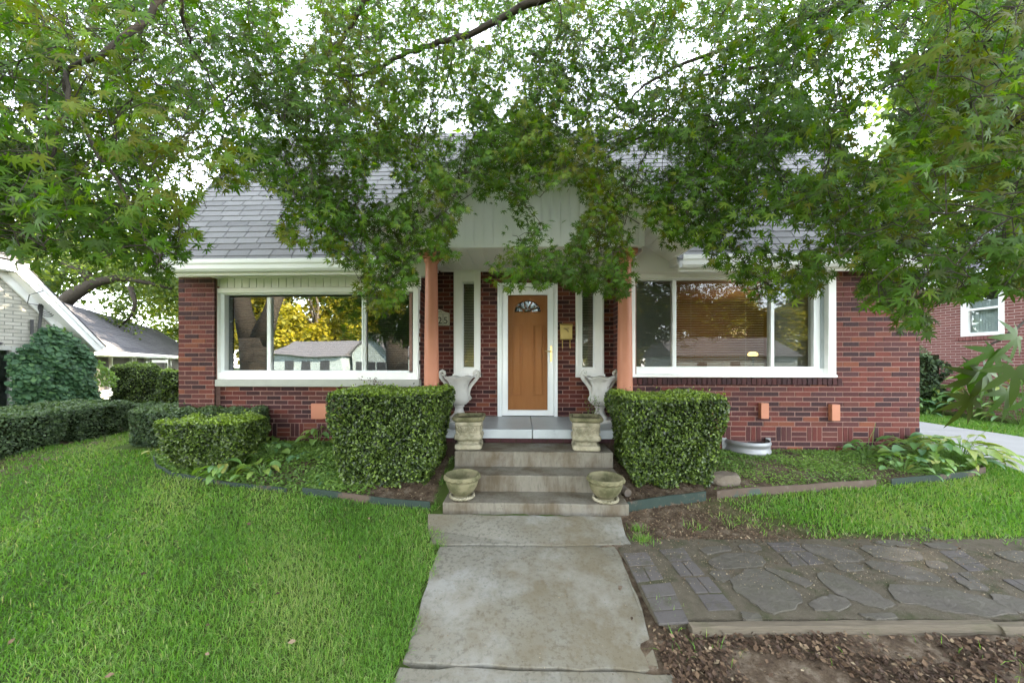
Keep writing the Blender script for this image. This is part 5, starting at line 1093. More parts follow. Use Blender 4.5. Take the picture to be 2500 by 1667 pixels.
hosta('hosta', 'drooping brown tipped hosta at the far left corner of the edging', at_g(372, 1118), 10, .1, .1, .1, .04, (.9, .1), 9)
hosta('hosta', 'small hosta with bare flower stalks against the right wall', at_g(2115, 1112), 22, .26, .16, .13, .075, (.3, .15), 10)
hosta('hosta', 'large bluish hosta at the right house corner', at_g(2260, 1120), 60, .5, .26, .17, .085, (.4, .25), 11)
hosta('hosta', 'yellow green strap leaved hosta reaching over the driveway', at_g(2345, 1128), 60, .42, .27, .28, .075, (.8, .15), 12, flop=.7)
hosta('hosta', 'low hosta clump behind the green edging board', at_g(2205, 1150), 34, .34, .17, .11, .065, (.4, .2), 13)
hosta('hosta', 'dull green hosta at the front right of the bed', at_g(2290, 1155), 30, .3, .16, .12, .07, (.45, .25), 14)
hosta('leafy_plant', 'pale round leaf peeping from behind the large left box bush', at_g(782, 1050), 4, .05, .3, .13, .1, (.5, .1), 15)
fs_ = thing('flower_stalks', 'thin bare flower stalks rising from the right hostas', 'plant', at_g(2120, 1108))
for (a, b, c_, dx) in ((2115, 1108, .33, .1), (2128, 1106, .40, .05), (2205, 1106, .25, -.14), (2350, 1120, .45, .42)):
    x, y, z = at_g(a, b); mb = MB(); mb.tube([(x, y, z), (x + dx * .4, y, z + c_ * .6), (x + dx, y, z + c_)], [.0035, .003, .002], 5); mb.build('stalk', 'hosta_leaf', fs_)
# small red leaved shrub behind the big left bush, against the sill
sh = thing('twiggy_shrub', 'sparse reddish twigs against the stone sill behind the left box bush', 'shrub', (-2.1, 4.85, .3)); mb = MB(); r = random.Random(12); LP = []
for k in range(9):
    x, y, z = -2.15 + r.uniform(-.15, .25), 4.82, .4; pts = []
    dx = r.uniform(-.02, .02)
    for i in range(8): pts.append((x, y, z)); x += dx + r.uniform(-.02, .02); z += r.uniform(.08, .13); y += r.uniform(-.015, .01); LP += [(x + r.gauss(0, .025), y + r.gauss(0, .02), z + r.gauss(0, .02)) for q in range(7)]
    mb.tube(pts, .003, 4)
mb.build('branch', 'bark_pale', sh); P = np.array(LP); V, T = stamp(P, RNG.normal(size=P.shape), RNG.uniform(0, 6.3, len(P)), RNG.uniform(.02, .035, len(P)), DIAMOND, DTRI); tris('foliage', V, T, np.repeat(RNG.uniform(0, .5, len(P)), 2), 'litter', sh)
# right neighbour's planting
q = PX(2290, 1000, RX - .9)
hedge('shrub', 'dark leafy shrub at the corner of the far brick wall', 9.6, 9.6, .55, 1.1, .1, 1.75, 'privet_leaf', n=16000, size=.06, seed=21, taper=.02, rnd=.4, cat='shrub', lump=.12, toplight=.5)
for k, (y_, s_) in enumerate(((6.4, 1.0), (7.1, 1.15), (7.9, 1.1), (8.6, .9))):
    hosta('leafy_plant', ('nearest', 'second', 'third', 'farthest')[k] + ' of the tall bedding plants under the lace curtained window', (9.9 - .1 * (k % 2), y_, .12), 90, .5 * s_, .95 * s_, .26, .09, (.5, .25), 50 + k, group='tall bedding plants beyond the driveway')
hosta('leafy_plant', 'dark strappy plant at the far edge of the driveway lawn', (9.1, 8.5, .15), 50, .5, .5, .25, .07, (.2, .2), 60)

# ------------------------------------------------------------------ the maple over the front garden
DSC = 2500 / 2352.0
YM = [(-400, 640), (0, 585), (60, 590), (110, 600), (170, 590), (230, 610), (290, 600), (345, 650), (400, 650), (425, 560), (470, 560), (515, 575), (525, 540), (470, 520), (445, 430), (520, 425), (590, 440), (620, 480), (655, 560), (700, 595), (735, 585), (760, 610), (815, 620), (840, 720), (870, 740), (900, 700), (950, 655), (965, 590), (1000, 605), (1045, 605), (1055, 520), (1090, 480), (1110, 460), (1180, 480), (1195, 560), (1150, 600), (1110, 665), (1180, 670), (1250, 670), (1300, 650), (1380, 690), (1410, 700), (1450, 650), (1475, 635), (1440, 590), (1430, 540), (1500, 530), (1545, 570), (1600, 585), (1660, 620), (1700, 690), (1760, 690), (1850, 690), (1880, 660), (1930, 600), (1975, 640), (1990, 710), (2050, 740), (2085, 765), (2140, 750), (2160, 700), (2220, 690), (2352, 665), (2900, 660)]
YX = np.array([p[0] for p in YM], float); YY = np.array([p[1] for p in YM], float)
HOLES = [  # x, y, rx, ry, keep  (display pixels): where roof, gable and sky show through
    (1120, 515, 75, 62, .03), (1285, 505, 55, 75, .03), (1462, 530, 22, 55, .08), (885, 430, 28, 55, .12), (1480, 372, 55, 30, .12), (1790, 545, 85, 42, .15), (1850, 375, 75, 28, .2), (2010, 300, 45, 70, .18),
    (540, 500, 110, 62, .02), (700, 545, 25, 25, .25), (1165, 225, 22, 60, .3), (1090, 60, 28, 40, .3), (1585, 130, 45, 38, .35), (1590, 20, 22, 30, .3), (690, 60, 38, 60, .45), (1030, 250, 40, 60, .7), (430, 400, 55, 55, .35), (250, 430, 60, 60, .7), (500, 250, 30, 60, .65),
    (1870, 200, 45, 50, .5), (1990, 170, 60, 60, .45), (2280, 60, 40, 40, .6), (930, 130, 60, 40, .6), (1490, 190, 60, 30, .7), (1570, 560, 20, 15, .3), (60, 300, 40, 60, .7), (1690, 590, 25, 18, .4), (1050, 310, 40, 18, .35), (1800, 620, 60, 14, .5), (640, 320, 40, 20, .5), (1960, 660, 12, 12, .2), (2250, 640, 30, 14, .45), (2100, 610, 40, 14, .5), (1310, 440, 30, 12, .4), (180, 560, 50, 16, .5)]
def keepprob(px, py):     # px,py in display pixels
    px, py = np.asarray(px, float), np.asarray(py, float); px, py = px + 15 * np.sin(py / 19 + px / 37) + 8 * np.sin(py / 8.1 + 1), py + 13 * np.sin(px / 17 + 2) * np.sin(py / 29 + px / 61) + 7 * np.sin(px / 7.7)
    lim = np.interp(px, YX, YY); k = np.clip((lim - py) / 16 + .5, 0, 1)
    for (x, y, a, b, v) in HOLES:
        d = ((px - x) / a) ** 2 + ((py - y) / b) ** 2; k = k * (1 - (1 - v) * np.clip((1.25 - d) / .4, 0, 1))
    return k
def toscreen(P):
    d = P - np.array([0, 0, EYE]); dep = -SY * d[:, 0] + CY * d[:, 1]; u = (CY * d[:, 0] + SY * d[:, 1]) / dep; v = d[:, 2] / dep
    return (1250 + F * u) / DSC, (HZ - F * v) / DSC, dep
maple = thing('maple_tree', 'spreading maple with star shaped leaves hanging over the whole front garden', 'tree', (1.9, -1.3, -.15))
LIMBS = [  # points (display x, display y, depth), radii from thick to thin
    ([(1420, -120, 2.2), (1290, -20, 2.35), (1195, 18, 2.5), (1100, 72, 2.6), (1010, 100, 2.7), (940, 122, 2.75), (880, 150, 2.8), (860, 165, 2.85), (780, 175, 2.9), (690, 160, 2.95)], .030, .008),
    ([(1010, 100, 2.7), (1000, 170, 2.75), (990, 260, 2.8), (960, 330, 2.8)], .009, .003),
    ([(1040, 90, 2.7), (1038, 150, 2.75), (1005, 230, 2.8), (960, 330, 2.9), (940, 400, 2.9)], .009, .003),
    ([(880, 150, 2.8), (865, 250, 2.85), (780, 330, 2.9), (700, 390, 2.95), (630, 440, 3.0)], .010, .003),
    ([(900, -80, 2.3), (835, 10, 2.4), (795, 75, 2.5), (765, 115, 2.5), (700, 150, 2.5), (640, 170, 2.5), (560, 180, 2.5), (510, 240, 2.45), (450, 290, 2.4)], .022, .004),
    ([(835, -20, 2.4), (830, 90, 2.5), (810, 200, 2.55), (800, 260, 2.6)], .006, .002),
    ([(2120, -150, 1.9), (2000, -40, 2.1), (1910, 20, 2.3), (1840, 45, 2.45), (1760, 80, 2.6), (1600, 135, 2.75), (1500, 185, 2.85), (1460, 215, 2.9), (1400, 290, 2.95)], .032, .006),
    ([(1850, 10, 2.3), (1835, 60, 2.4), (1800, 140, 2.6), (1690, 165, 2.75), (1610, 175, 2.8), (1605, 210, 2.8), (1560, 240, 2.85), (1480, 285, 2.9), (1380, 330, 2.9)], .020, .004),
    ([(1750, 230, 2.6), (1690, 270, 2.7), (1600, 300, 2.75), (1510, 300, 2.8), (1415, 345, 2.85), (1350, 375, 2.85), (1290, 400, 2.85), (1240, 455, 2.85)], .013, .003),
    ([(1510, 300, 2.8), (1470, 380, 2.8), (1440, 470, 2.8), (1400, 560, 2.75)], .006, .002),
    ([(1660, 200, 2.6), (1640, 300, 2.65), (1600, 420, 2.7), (1560, 470, 2.75), (1500, 500, 2.75)], .006, .002),
    ([(1600, 420, 2.7), (1640, 520, 2.6), (1700, 590, 2.55), (1740, 640, 2.5)], .005, .002),
    ([(2600, -60, 1.5), (2480, -20, 1.7), (2345, 35, 1.9), (2270, 95, 2.05), (2170, 145, 2.2), (2080, 180, 2.3), (2000, 210, 2.4)], .024, .005),
    ([(2620, 150, 1.3), (2480, 210, 1.5), (2352, 275, 1.7), (2250, 350, 1.85), (2130, 440, 2.0), (2050, 520, 2.1), (1980, 590, 2.2)], .014, .003),
    ([(2352, 275, 1.7), (2200, 340, 1.9), (2050, 390, 2.2), (1900, 440, 2.4), (1760, 480, 2.6)], .008, .003),
    ([(1350, -120, 2.0), (1200, -60, 1.9), (900, -80, 2.3)], .028, .022),
    ([(600, -140, 1.7), (420, -40, 1.6), (320, 60, 1.55), (230, 130, 1.5), (150, 160, 1.5), (160, 230, 1.5), (230, 360, 1.5), (290, 450, 1.5), (330, 540, 1.5), (380, 620, 1.55)], .016, .003),
    ([(150, 160, 1.5), (150, 260, 1.45), (80, 420, 1.45), (90, 520, 1.45), (110, 580, 1.45)], .008, .002),
    ([(420, -40, 1.6), (420, 60, 1.7), (470, 160, 1.9), (520, 260, 2.0), (500, 360, 2.1)], .008, .003),
    ([(900, -80, 2.3), (700, -160, 1.9), (600, -140, 1.7)], .022, .016),
    ([(1070, 390, 2.9), (1060, 430, 2.9), (1010, 490, 2.85), (960, 570, 2.8), (900, 640, 2.75)], .006, .003),
    ([(1010, 490, 2.85), (980, 545, 2.8), (880, 600, 2.75), (865, 680, 2.7)], .004, .002),
    ([(2620, 150, 1.3), (2680, 380, 1.0), (2640, 560, .8), (2480, 640, .75), (2400, 700, .74), (2330, 760, .72), (2270, 800, .7)], .005, .002)]
bm_ = MB(); NODES = []
for pts, r0, r1 in LIMBS:
    W = [np.array(PT(x * DSC, y * DSC, t)) for x, y, t in pts]; out = []
    for i in range(len(W) - 1):
        a, b = W[max(i - 1, 0)], W[i]; c, d = W[i + 1], W[min(i + 2, len(W) - 1)]
        for j in range(4):
            u = j / 4; out.append(.5 * ((2 * b) + (c - a) * u + (2 * a - 5 * b + 4 * c - d) * u * u + (3 * b - a - 3 * c + d) * u ** 3))
    out.append(W[-1]); k = len(out); out = [o_ + RNG.normal(0, .006, 3) for o_ in out]
    bm_.tube(out, [r0 + (r1 - r0) * (i / (k - 1)) ** .8 for i in range(k)], 8); NODES += out
# trunk behind the camera and the limbs that reach forward
tk = MB(); trunk = [(1.9, -1.3, -.3), (1.9, -1.3, 0), (1.86, -1.25, .6), (1.8, -1.15, 1.2), (1.7, -1.05, 1.9), (1.6, -.9, 2.5)]; tk.tube(trunk, [.26, .2, .165, .155, .15, .14], 14)
for tgt, rr in ((0, .035), (3, 0), (6, .036), (12, .03), (15, .032), (13, .02)):
    if not rr: continue
    e = Vector(PT(LIMBS[tgt][0][0][0] * DSC, LIMBS[tgt][0][0][1] * DSC, LIMBS[tgt][0][0][2])); s = Vector(trunk[-1]); m = s.lerp(e, .5) + Vector((0, 0, .35)); pts = [s.lerp(m, u).lerp(m.lerp(e, u), u) for u in [i / 8 for i in range(9)]]
    tk.tube(pts, [.10 + (rr - .10) * i / 8 for i in range(9)], 10); NODES += [np.array(p) for p in pts[3:]]
tk.build('trunk', 'bark', maple, smooth=True)
NA = np.array(NODES)
rs = np.random.default_rng(5)
def depth_for(x, y, r):
    lo = np.interp(x, [-400, 0, 400, 650, 900, 1500, 1900, 2150, 2900], [1.15, 1.2, 1.35, 1.9, 2.4, 2.3, 1.6, 1.25, 1.0]); hi = np.interp(x, [-400, 0, 400, 650, 900, 1500, 1900, 2150, 2900], [2.2, 2.2, 2.5, 3.2, 3.35, 3.35, 3.1, 3.0, 2.6])
    hi = hi + np.interp(y, [-900, 0, 300, 420], [2.2, 1.6, .5, 0]); return lo + (hi - lo) * r
SP = []
N0 = 20000; x = rs.uniform(-420, 2800, N0 * 2); y = rs.uniform(-620, 740, N0 * 2); keep = rs.random(N0 * 2) < keepprob(x, y + 18); x, y = x[keep], y[keep]
# fewer sprays above the frame
k2 = (y > -60) | (rs.random(len(y)) < .10); x, y = x[k2], y[k2]
t_ = depth_for(x, y, rs.random(len(x))); 
wgt = np.clip((t_ / 2.6) ** 1.0, .3, 1) * np.where((y > 330) & (x > 600), .7, 1) * np.where(x < 620, .62, 1) * np.where(x > 1950, .72, 1); k3 = rs.random(len(x)) < wgt; x, y, t_ = x[k3], y[k3], t_[k3]
C = np.array([PT(a * DSC, b * DSC, c) for a, b, c in zip(x, y, t_)])
order = np.argsort(np.min(np.linalg.norm(C[:, None] - NA[None, ::3], axis=2), axis=1)); C = C[order]
from mathutils import kdtree
pool = [Vector(p) for p in NA]; kd = None
tw = MB(); LPos, LN, LS, LSp = [], [], [], []
for ci, c in enumerate(C):
    if ci % 300 == 0:
        kd = kdtree.KDTree(len(pool)); [kd.insert(p, i) for i, p in enumerate(pool)]; kd.balance()
    co_, j, L = kd.find(Vector(c)); p = np.array(co_)
    mid = (p + c) / 2 + np.array([0, 0, .06 * L + .01]) + rs.normal(0, .02 * L, 3)
    r0 = .0022 + .0035 * min(1, L)
    mx_, my_, _ = toscreen(mid[None]); bare_ = L > .1 and float(keepprob(mx_, my_)[0]) < .45
    if L < .8 and not bare_: tw.tube([p, mid, c], [r0, r0 * .8, .0018], 4, cap=False)
    if L < .8: pool += [Vector(mid), Vector(c)]
    dr = (c - p) / max(L, 1e-6); dr = norm((dr * .6 + rs.normal(0, .5, 3) + np.array([0, 0, -.35]))[None])[0]; ln = rs.uniform(.12, .30); q = c.copy(); n = int(ln / .038); pts = [q.copy()]
    base_n = norm((np.array([0, -.75, .45]) + rs.normal(0, .36, 3))[None])[0]
    for i in range(n):
        dr = norm((dr + rs.normal(0, .12, 3) + np.array([0, 0, -.05]))[None])[0]; q = q + dr * ln / n; pts.append(q.copy()); side = norm(np.cross(dr, base_n)[None])[0]
        for s_ in (-1, 1):
            if rs.random() < .1: continue
            pd = norm((side * s_ + dr * .5 + rs.normal(0, .25, 3) + np.array([0, 0, -.1]))[None])[0]; LPos.append(q + pd * rs.uniform(.015, .035)); LN.append(base_n + rs.normal(0, .36, 3)); LSp.append(pd); LS.append(rs.uniform(.028, .047))
        if i == n - 1: LPos.append(q); LN.append(base_n + rs.normal(0, .4, 3)); LSp.append(dr); LS.append(rs.uniform(.028, .044))
    ex_, ey_, _ = toscreen(np.array([pts[-1], pts[len(pts) // 2]]))
    if rs.random() < .5 and float(keepprob(ex_, ey_).min()) > .6: tw.tube(pts[::2] if len(pts) > 4 else pts, .0014, 3, cap=False)
LPos, LN, LS, LSp = map(np.array, (LPos, LN, LS, LSp))
sx_, sy_, sd_ = toscreen(LPos); kp = (rs.random(len(LPos)) < keepprob(sx_, sy_ + 8)) & (sd_ > .6) & (LPos[:, 2] > 1.2)
big = (sx_ > 2180) & (sx_ < 2500) & (sd_ < 1.0)
LPos, LN, LS, LSp = LPos[kp], LN[kp], LS[kp], LSp[kp]
def leaves(P, Nn, D, S):   # leaf tip points along D
    Nn = norm(Nn); Y_ = norm(D - Nn * np.sum(D * Nn, 1, keepdims=True)); X_ = np.cross(Y_, Nn); sh = np.array(MAPLE); k = len(sh)
    V = P[:, None] + S[:, None, None] * (sh[None, :, 0:1] * X_[:, None] + (sh[None, :, 1:2] + .25) * Y_[:, None] + sh[None, :, 2:3] * Nn[:, None])
    return V.reshape(-1, 3), (np.array(MTRI)[None] + (np.arange(len(P)) * k)[:, None, None]).reshape(-1, 3)
LSp = LSp + np.array([0, 0, -.35])
V, T = leaves(LPos, LN, LSp, LS)
patch = .5 + .28 * np.sin(LPos[:, 0] * 2.1 + 1) * np.sin(LPos[:, 2] * 3.3 + LPos[:, 1] * 2) + .18 * np.sin(LPos[:, 0] * 5.3 + LPos[:, 2] * 4.1)
tint = np.clip(patch + rs.normal(0, .24, len(LPos)), 0, 1)
tris('crown', V, T, np.repeat(tint, len(MTRI)), 'maple_leaf', maple)
# the few leaves close to the camera at the right edge
NP = [(2290, 790, .70, 200), (2250, 830, .72, 150), (2330, 830, .68, 190), (2310, 880, .72, 175), (2235, 900, .74, 200), (2200, 850, .76, 110), (2345, 760, .7, 230), (2360, 900, .7, 160), (2280, 860, .74, 250)]
P = np.array([PT(a * DSC, b * DSC, c) for a, b, c, _ in NP]); ang = np.radians([n_[3] for n_ in NP]); D = np.stack([np.sin(ang), .25 * np.cos(ang * 3), np.cos(ang)], 1); Nn = np.array([(.3 * math.sin(i * 2.3), -.95, .05 + .2 * math.sin(i)) for i in range(len(NP))])
V, T = leaves(P, Nn, D, np.full(len(P), .068)); tris('crown', V, T, np.repeat(rs.uniform(0, .35, len(P)), len(MTRI)), 'maple_leaf', maple)
bm_.build('branch', 'bark', maple, smooth=True); tw.build('twigs', 'bark', maple)
print('maple leaves', len(LPos))

# ------------------------------------------------------------------ grass
def blades(name, label, x, y, h, wd, mat='grass_blade', lean=.8, seed=1, tintf=None, z0=0, cat='grass'):
    r = np.random.default_rng(seed); n = len(x); z = gz(x, y) + z0; a = r.uniform(0, 2 * math.pi, n); l = np.abs(r.normal(0, lean, n)); f = r.uniform(0, 2 * math.pi, n)
    D = np.stack([np.cos(a), np.sin(a)], 1); S = np.stack([np.cos(f), np.sin(f)], 1) * wd[:, None] / 2
    B = np.stack([x, y, z - .005], 1)
    def pt(u, k): c = B.copy(); c[:, :2] += D * (h * l * u ** 1.6)[:, None]; c[:, 2] += h * u * (1 - .25 * l * u); s_ = np.zeros_like(c); s_[:, :2] = S * k; return c - s_, c + s_
    a0, a1 = pt(0, .8); b0, b1 = pt(.5, 1); c0, _ = pt(1, 0); V = np.stack([a0, a1, b0, b1, c0], 1).reshape(-1, 3)
    T = (np.array([(0, 1, 3), (0, 3, 2), (2, 3, 4)])[None] + (np.arange(n) * 5)[:, None, None]).reshape(-1, 3)
    tt = np.clip((tintf(x, y) if tintf is not None else .5) + r.normal(0, .2, n), 0, .85); tt = np.where(r.random(n) < .018, 1.0, tt)
    o = tris(name, V, T, np.repeat(tt, 3), mat); return tag(o, label, cat, kind='stuff')
r = np.random.default_rng(77)
n = 1500000; x = r.uniform(-8.2, -.60, n); y = r.uniform(1.05, 7.2, n); dist = np.hypot(x, y)
pr_ = np.clip(1.0 / (dist / 2.0) ** 1.55, 0, 1) * .62
wxl = np.array([-.74, -.74, -.80, -.93, -.95]); wyl = np.array([1.0, 2.0, 3.0, 3.1, 3.5])
edge = np.interp(y, [1.0, 1.75, 2.3, 2.98, 3.05, 3.4], [g2(975, 1629)[0], g2(985, 1623)[0], g2(1030, 1450)[0], g2(1072, 1336)[0], g2(1052, 1331)[0], -.92]) + .035 * np.sin(y * 13) + .02 * np.sin(y * 31) + .02
vis = (r.random(n) < pr_) & (x < edge) & ~inpoly(x, y, LPOLY) & ~((x < -6.75 + .1 * np.sin(y * 4)) & (y > 3.7)) & ~((y > 4.6) & (x > -5.8)) & (x > -1.62 * y - 1.0)
x, y = x[vis], y[vis]; dist = np.hypot(x, y); bare = (np.sin(x * 2.2 + 3) * np.sin(y * 2.9 + x) > .93) & (np.random.default_rng(4).random(len(x)) < .5); x, y, dist = x[~bare], y[~bare], dist[~bare]
sc_ = np.clip(dist / 2.6, .9, 2.4); tf = lambda a, b: .5 + .18 * np.sin(a * 1.7 + 1) * np.sin(b * 2.1) + .14 * np.sin(a * 5 + b * 4) + .12 * sm((b - 3) / 2)
lawn = blades('lawn_grass', 'thick green grass of the front lawn left of the walk', x, y, r.uniform(.03, .062, len(x)), r.uniform(.0022, .0044, len(x)) * sc_, seed=5, lean=.95, tintf=tf); print('lawn', len(x))
n = 160000; x = r.uniform(.8, 7.0, n); y = r.uniform(2.9, 4.6, n); g_ = lawn_right(x, y); clump = .5 + .5 * np.sin(x * 9 + 2 * np.sin(y * 7)) * np.sin(y * 11 + x * 3); vis = (r.random(n) < .62 * g_ * np.where(g_ > .93, .55 + .45 * clump, clump ** 1.5 * .6)) & ~inpoly(x, y, RPOLY) & ~((x > 5.72)) 
vis &= y < np.interp(x, [p.x for p in RB], [p.y for p in RB]) + (x > 5.2) * 1.0
x, y = x[vis], y[vis]; blades('lawn_grass', 'green grass between the patio and the right bed edging', x, y, r.uniform(.03, .065, len(x)), r.uniform(.005, .0085, len(x)), seed=6, tintf=lambda a, b: .62 + .2 * np.sin(a * 3) * np.sin(b * 5)); print('lawn2', len(x))
n = 26000; x = r.uniform(7.95, 9.6, n); y = r.uniform(4, 12, n); blades('lawn_grass', 'strip of grass beyond the driveway', x, y, r.uniform(.04, .07, n), r.uniform(.01, .016, n), seed=7)
n = 14000; x = r.uniform(5.3, 5.78, n); y = r.uniform(3.2, 8, n); blades('lawn_grass', 'grass verge along the near side of the driveway', x, y, r.uniform(.03, .06, n), r.uniform(.006, .010, n), seed=8)
# weeds at the walk corner and in the dirt
wx, wy = [], []
for (px, py, k, s_) in ((1568, 1322, 170, .05), (1558, 1295, 60, .04), (1700, 1290, 40, .06), (1800, 1280, 60, .10), (1640, 1500, 30, .04), (1700, 1560, 30, .1), (2050, 1600, 6, .2), (2450, 1600, 14, .25), (1610, 1480, 40, .03), (1075, 1335, 20, .03), (1195, 1331, 12, .02), (1850, 1240, 60, .12), (2400, 1640, 12, .2)):
    p = G(px, py); wx += list(r.normal(p.x, s_, k)); wy += list(r.normal(p.y, s_ * .6, k))
wx, wy = np.array(wx), np.array(wy); blades('weeds', 'scattered weed tufts at the walk corner and in the bare dirt', wx, wy, r.uniform(.03, .09, len(wx)), r.uniform(.003, .006, len(wx)), seed=9, cat='weeds')
# ground cover in the beds
def cover(name, label, poly, n, dens_f, size, mat, seed, hz=(.01, .06)):
    r = np.random.default_rng(seed); lo, hi = poly.min(0), poly.max(0); x = r.uniform(lo[0], hi[0], n); y = r.uniform(lo[1], hi[1], n); k = inpoly(x, y, poly) & (r.random(n) < dens_f(x, y)); x, y = x[k], y[k]; m = len(x)
    P = np.stack([x, y, gz(x, y) + r.uniform(hz[0], hz[1], m)], 1); V, T = stamp(P, norm(np.stack([r.normal(0, .55, m), r.normal(-.2, .55, m), np.ones(m)], 1)), r.uniform(0, 6.3, m), r.uniform(*size, m), DIAMOND, DTRI)
    tt = np.clip(.5 + .2 * np.sin(x * 4) * np.sin(y * 6) + r.normal(0, .22, m), 0, 1); return tag(tris(name, V, T, np.repeat(tt, 2), mat), label, 'ground cover', kind='stuff')
cover('ground_cover', 'feathery bright green ground cover in the left bed', LPOLY, 90000, lambda x, y: np.clip(.95 * sm((-1.55 - x) / .35) + .0, 0, 1) * np.clip(.55 + .6 * np.sin(x * 3 + 1) * np.sin(y * 5), .25, 1), (.022, .045), 'cover_leaf', 31, (.0, .05))
cover('ground_cover', 'low clover like ground cover in the right bed', RPOLY, 80000, lambda x, y: np.clip(sm((x - 2.05) / .4) * (.45 + .5 * sm((y - 3.9) / .6)) * np.clip(.7 + .6 * np.sin(x * 5 + y * 2) * np.sin(y * 7 + x), .1, 1), 0, 1), (.014, .03), 'cover_leaf', 32, (.0, .03))
# litter
def litter(name, label, x, y, size, seed, z=.004, tm=.45):
    r = np.random.default_rng(seed); m = len(x); P = np.stack([x, y, gz(x, y) + z + r.uniform(0, .012, m)], 1); V, T = stamp(P, norm(np.stack([r.normal(0, .45, m), r.normal(0, .45, m), np.ones(m)], 1)), r.uniform(0, 6.3, m), r.uniform(*size, m), DIAMOND, DTRI)
    return tag(tris(name, V, T, np.repeat(np.clip(tm + r.normal(0, .3, m), 0, 1), 2), 'litter'), label, 'leaf litter', kind='stuff')
n = 30000; x = r.uniform(.75, 5.2, n); y = r.uniform(.9, 2.1, n); k = r.random(n) < np.clip(.4 + .9 * np.sin(x * 3.1 + .5) * np.sin(y * 4 + x), .08, 1); litter('leaf_litter', 'brown leaf litter on the bare dirt before the patio timber', x[k], y[k], (.008, .03), 41, tm=.35)
n = 14000; x = r.uniform(.75, 4.6, n); y = r.uniform(1.2, 2.04, n); k = np.sin(x * 5 + 1) * np.sin(y * 9 + x) > -.2; litter('leaf_litter', 'darker curled dead leaves thick on the dirt below the timber', x[k], y[k], (.014, .04), 47, z=.008, tm=.18)
n = 9000; x = r.uniform(.95, 3.6, n); y = r.uniform(2.95, 4.1, n); k = ~inpoly(x, y, RPOLY) & (r.random(n) < np.clip(1.2 - lawn_right(x, y), 0, 1)); litter('leaf_litter', 'brown leaf litter between the patio and the right edging', x[k], y[k], (.008, .026), 42)
n = 9000; x = r.uniform(-2.3, 2.4, n); y = r.uniform(3.35, 4.9, n); k = (inpoly(x, y, RPOLY) | inpoly(x, y, LPOLY)); litter('leaf_litter', 'dry mulch under the large box bushes', x[k], y[k], (.01, .03), 43)
n = 9000; x = r.uniform(.8, 4.5, n); y = r.uniform(2.1, 2.95, n); k = np.sin(x * 7 + 1) * np.sin(y * 11 + x) > -.3; litter('grit', 'dark grit and crumbs of bark lying on the patio', x[k], y[k], (.004, .010), 46, z=.014, tm=.25)
n = 3500; x = r.uniform(.8, 5, n); y = r.uniform(2.1, 2.95, n); litter('fallen_seeds', 'pale fallen seeds scattered on the patio', x, y, (.005, .013), 44, z=.022, tm=.95)
n = 160; x = r.uniform(-.7, .75, n); y = r.uniform(1.5, 3.3, n); P = np.stack([x, y, gz(0 * x, y) + .055], 1); V, T = stamp(P, norm(np.stack([r.normal(0, .2, n), r.normal(0, .2, n), np.ones(n)], 1)), r.uniform(0, 6.3, n), r.uniform(.005, .012, n), DIAMOND, DTRI); tag(tris('fallen_seeds', V, T, np.repeat(r.uniform(.2, 1, n), 2), 'litter'), 'small leaf bits scattered on the front walk', 'leaf litter', kind='stuff')
n = 26; x = r.uniform(-3.2, -.9, n); y = r.uniform(1.6, 3.6, n); litter('fallen_leaves', 'a few dry brown leaves lying in the lawn', x, y, (.025, .05), 45, z=.035, tm=.3)

# ------------------------------------------------------------------ background trees and added sun blockers
def tree(name, label, x, y, h, cr, n=9000, size=.16, mat='tree_leaf', seed=1, tr=.2, z0=0, low=.35, group=None, tm=.5, limbs=9, squash=.8, blobs=16):
    r = np.random.default_rng(seed); t = thing(name, label, 'tree', (x, y, z0), group); mb = MB(); rr = random.Random(seed)
    tp = Vector((x + rr.uniform(-.5, .5), y, z0 + h * .75)); mb.tube([(x, y, z0 - .2), (x, y, z0 + .3), Vector((x, y, z0)).lerp(tp, .4), tp], [tr * 1.4, tr, tr * .8, tr * .25], 10); B = []
    for k in range(blobs):
        a = rr.uniform(0, 6.28); rad = cr * rr.uniform(.25, .85); zz = z0 + h * (low + (1 - low) * rr.uniform(.05, .95)); f = 1 - .45 * abs((zz - z0) / h - .62); c = Vector((x + rad * math.cos(a) * f, y + rad * math.sin(a) * f, zz)); B.append((c, cr * rr.uniform(.28, .5)))
        if k < limbs: s = Vector((x, y, z0)).lerp(tp, rr.uniform(.3, .7)); m = s.lerp(c, .5) + Vector((0, 0, .1 * h)); mb.tube([s, m, c], [tr * .4, tr * .25, tr * .08], 6)
    per = n // len(B); P, Nn = [], []
    for c, rb in B:
        d = norm(r.normal(size=(per, 3))); rad = rb * r.random(per) ** .4 * (1 + .25 * np.sin(d[:, 0] * 7 + d[:, 2] * 5)); P.append(np.array(c) + d * rad[:, None] * np.array([1, 1, squash])); Nn.append(d * .5 + r.normal(0, .6, (per, 3)) + np.array([0, 0, .3]))
    P, Nn = np.concatenate(P), np.concatenate(Nn); V, T = stamp(P, Nn, r.uniform(0, 6.3, len(P)), r.uniform(.6, 1.3, len(P)) * size, DIAMOND, DTRI)
    tris('crown', V, T, np.repeat(np.clip(tm + r.normal(0, .24, len(P)), 0, 1), 2), mat, t); mb.build('trunk', 'bark_pale', t, smooth=True); return t
gb = 'trees beyond the neighbouring houses'
tree('shade_tree', 'grey green tall tree behind the left neighbour roof', -15.5, 22, 15, 5.2, 24000, .26, seed=1, tr=.35, z0=-.4, group=gb, tm=.45, low=.3)
tree('shade_tree', 'yellow green tree behind the low porch wing', -24, 27, 12, 6, 30000, .26, seed=2, tr=.3, z0=-.5, group=gb, tm=.75, low=.12)
tree('shade_tree', 'tree at the far left above the white brick gable', -27, 18, 14, 6, 24000, .28, seed=3, tr=.35, z0=-.5, group=gb, tm=.5, low=.3)
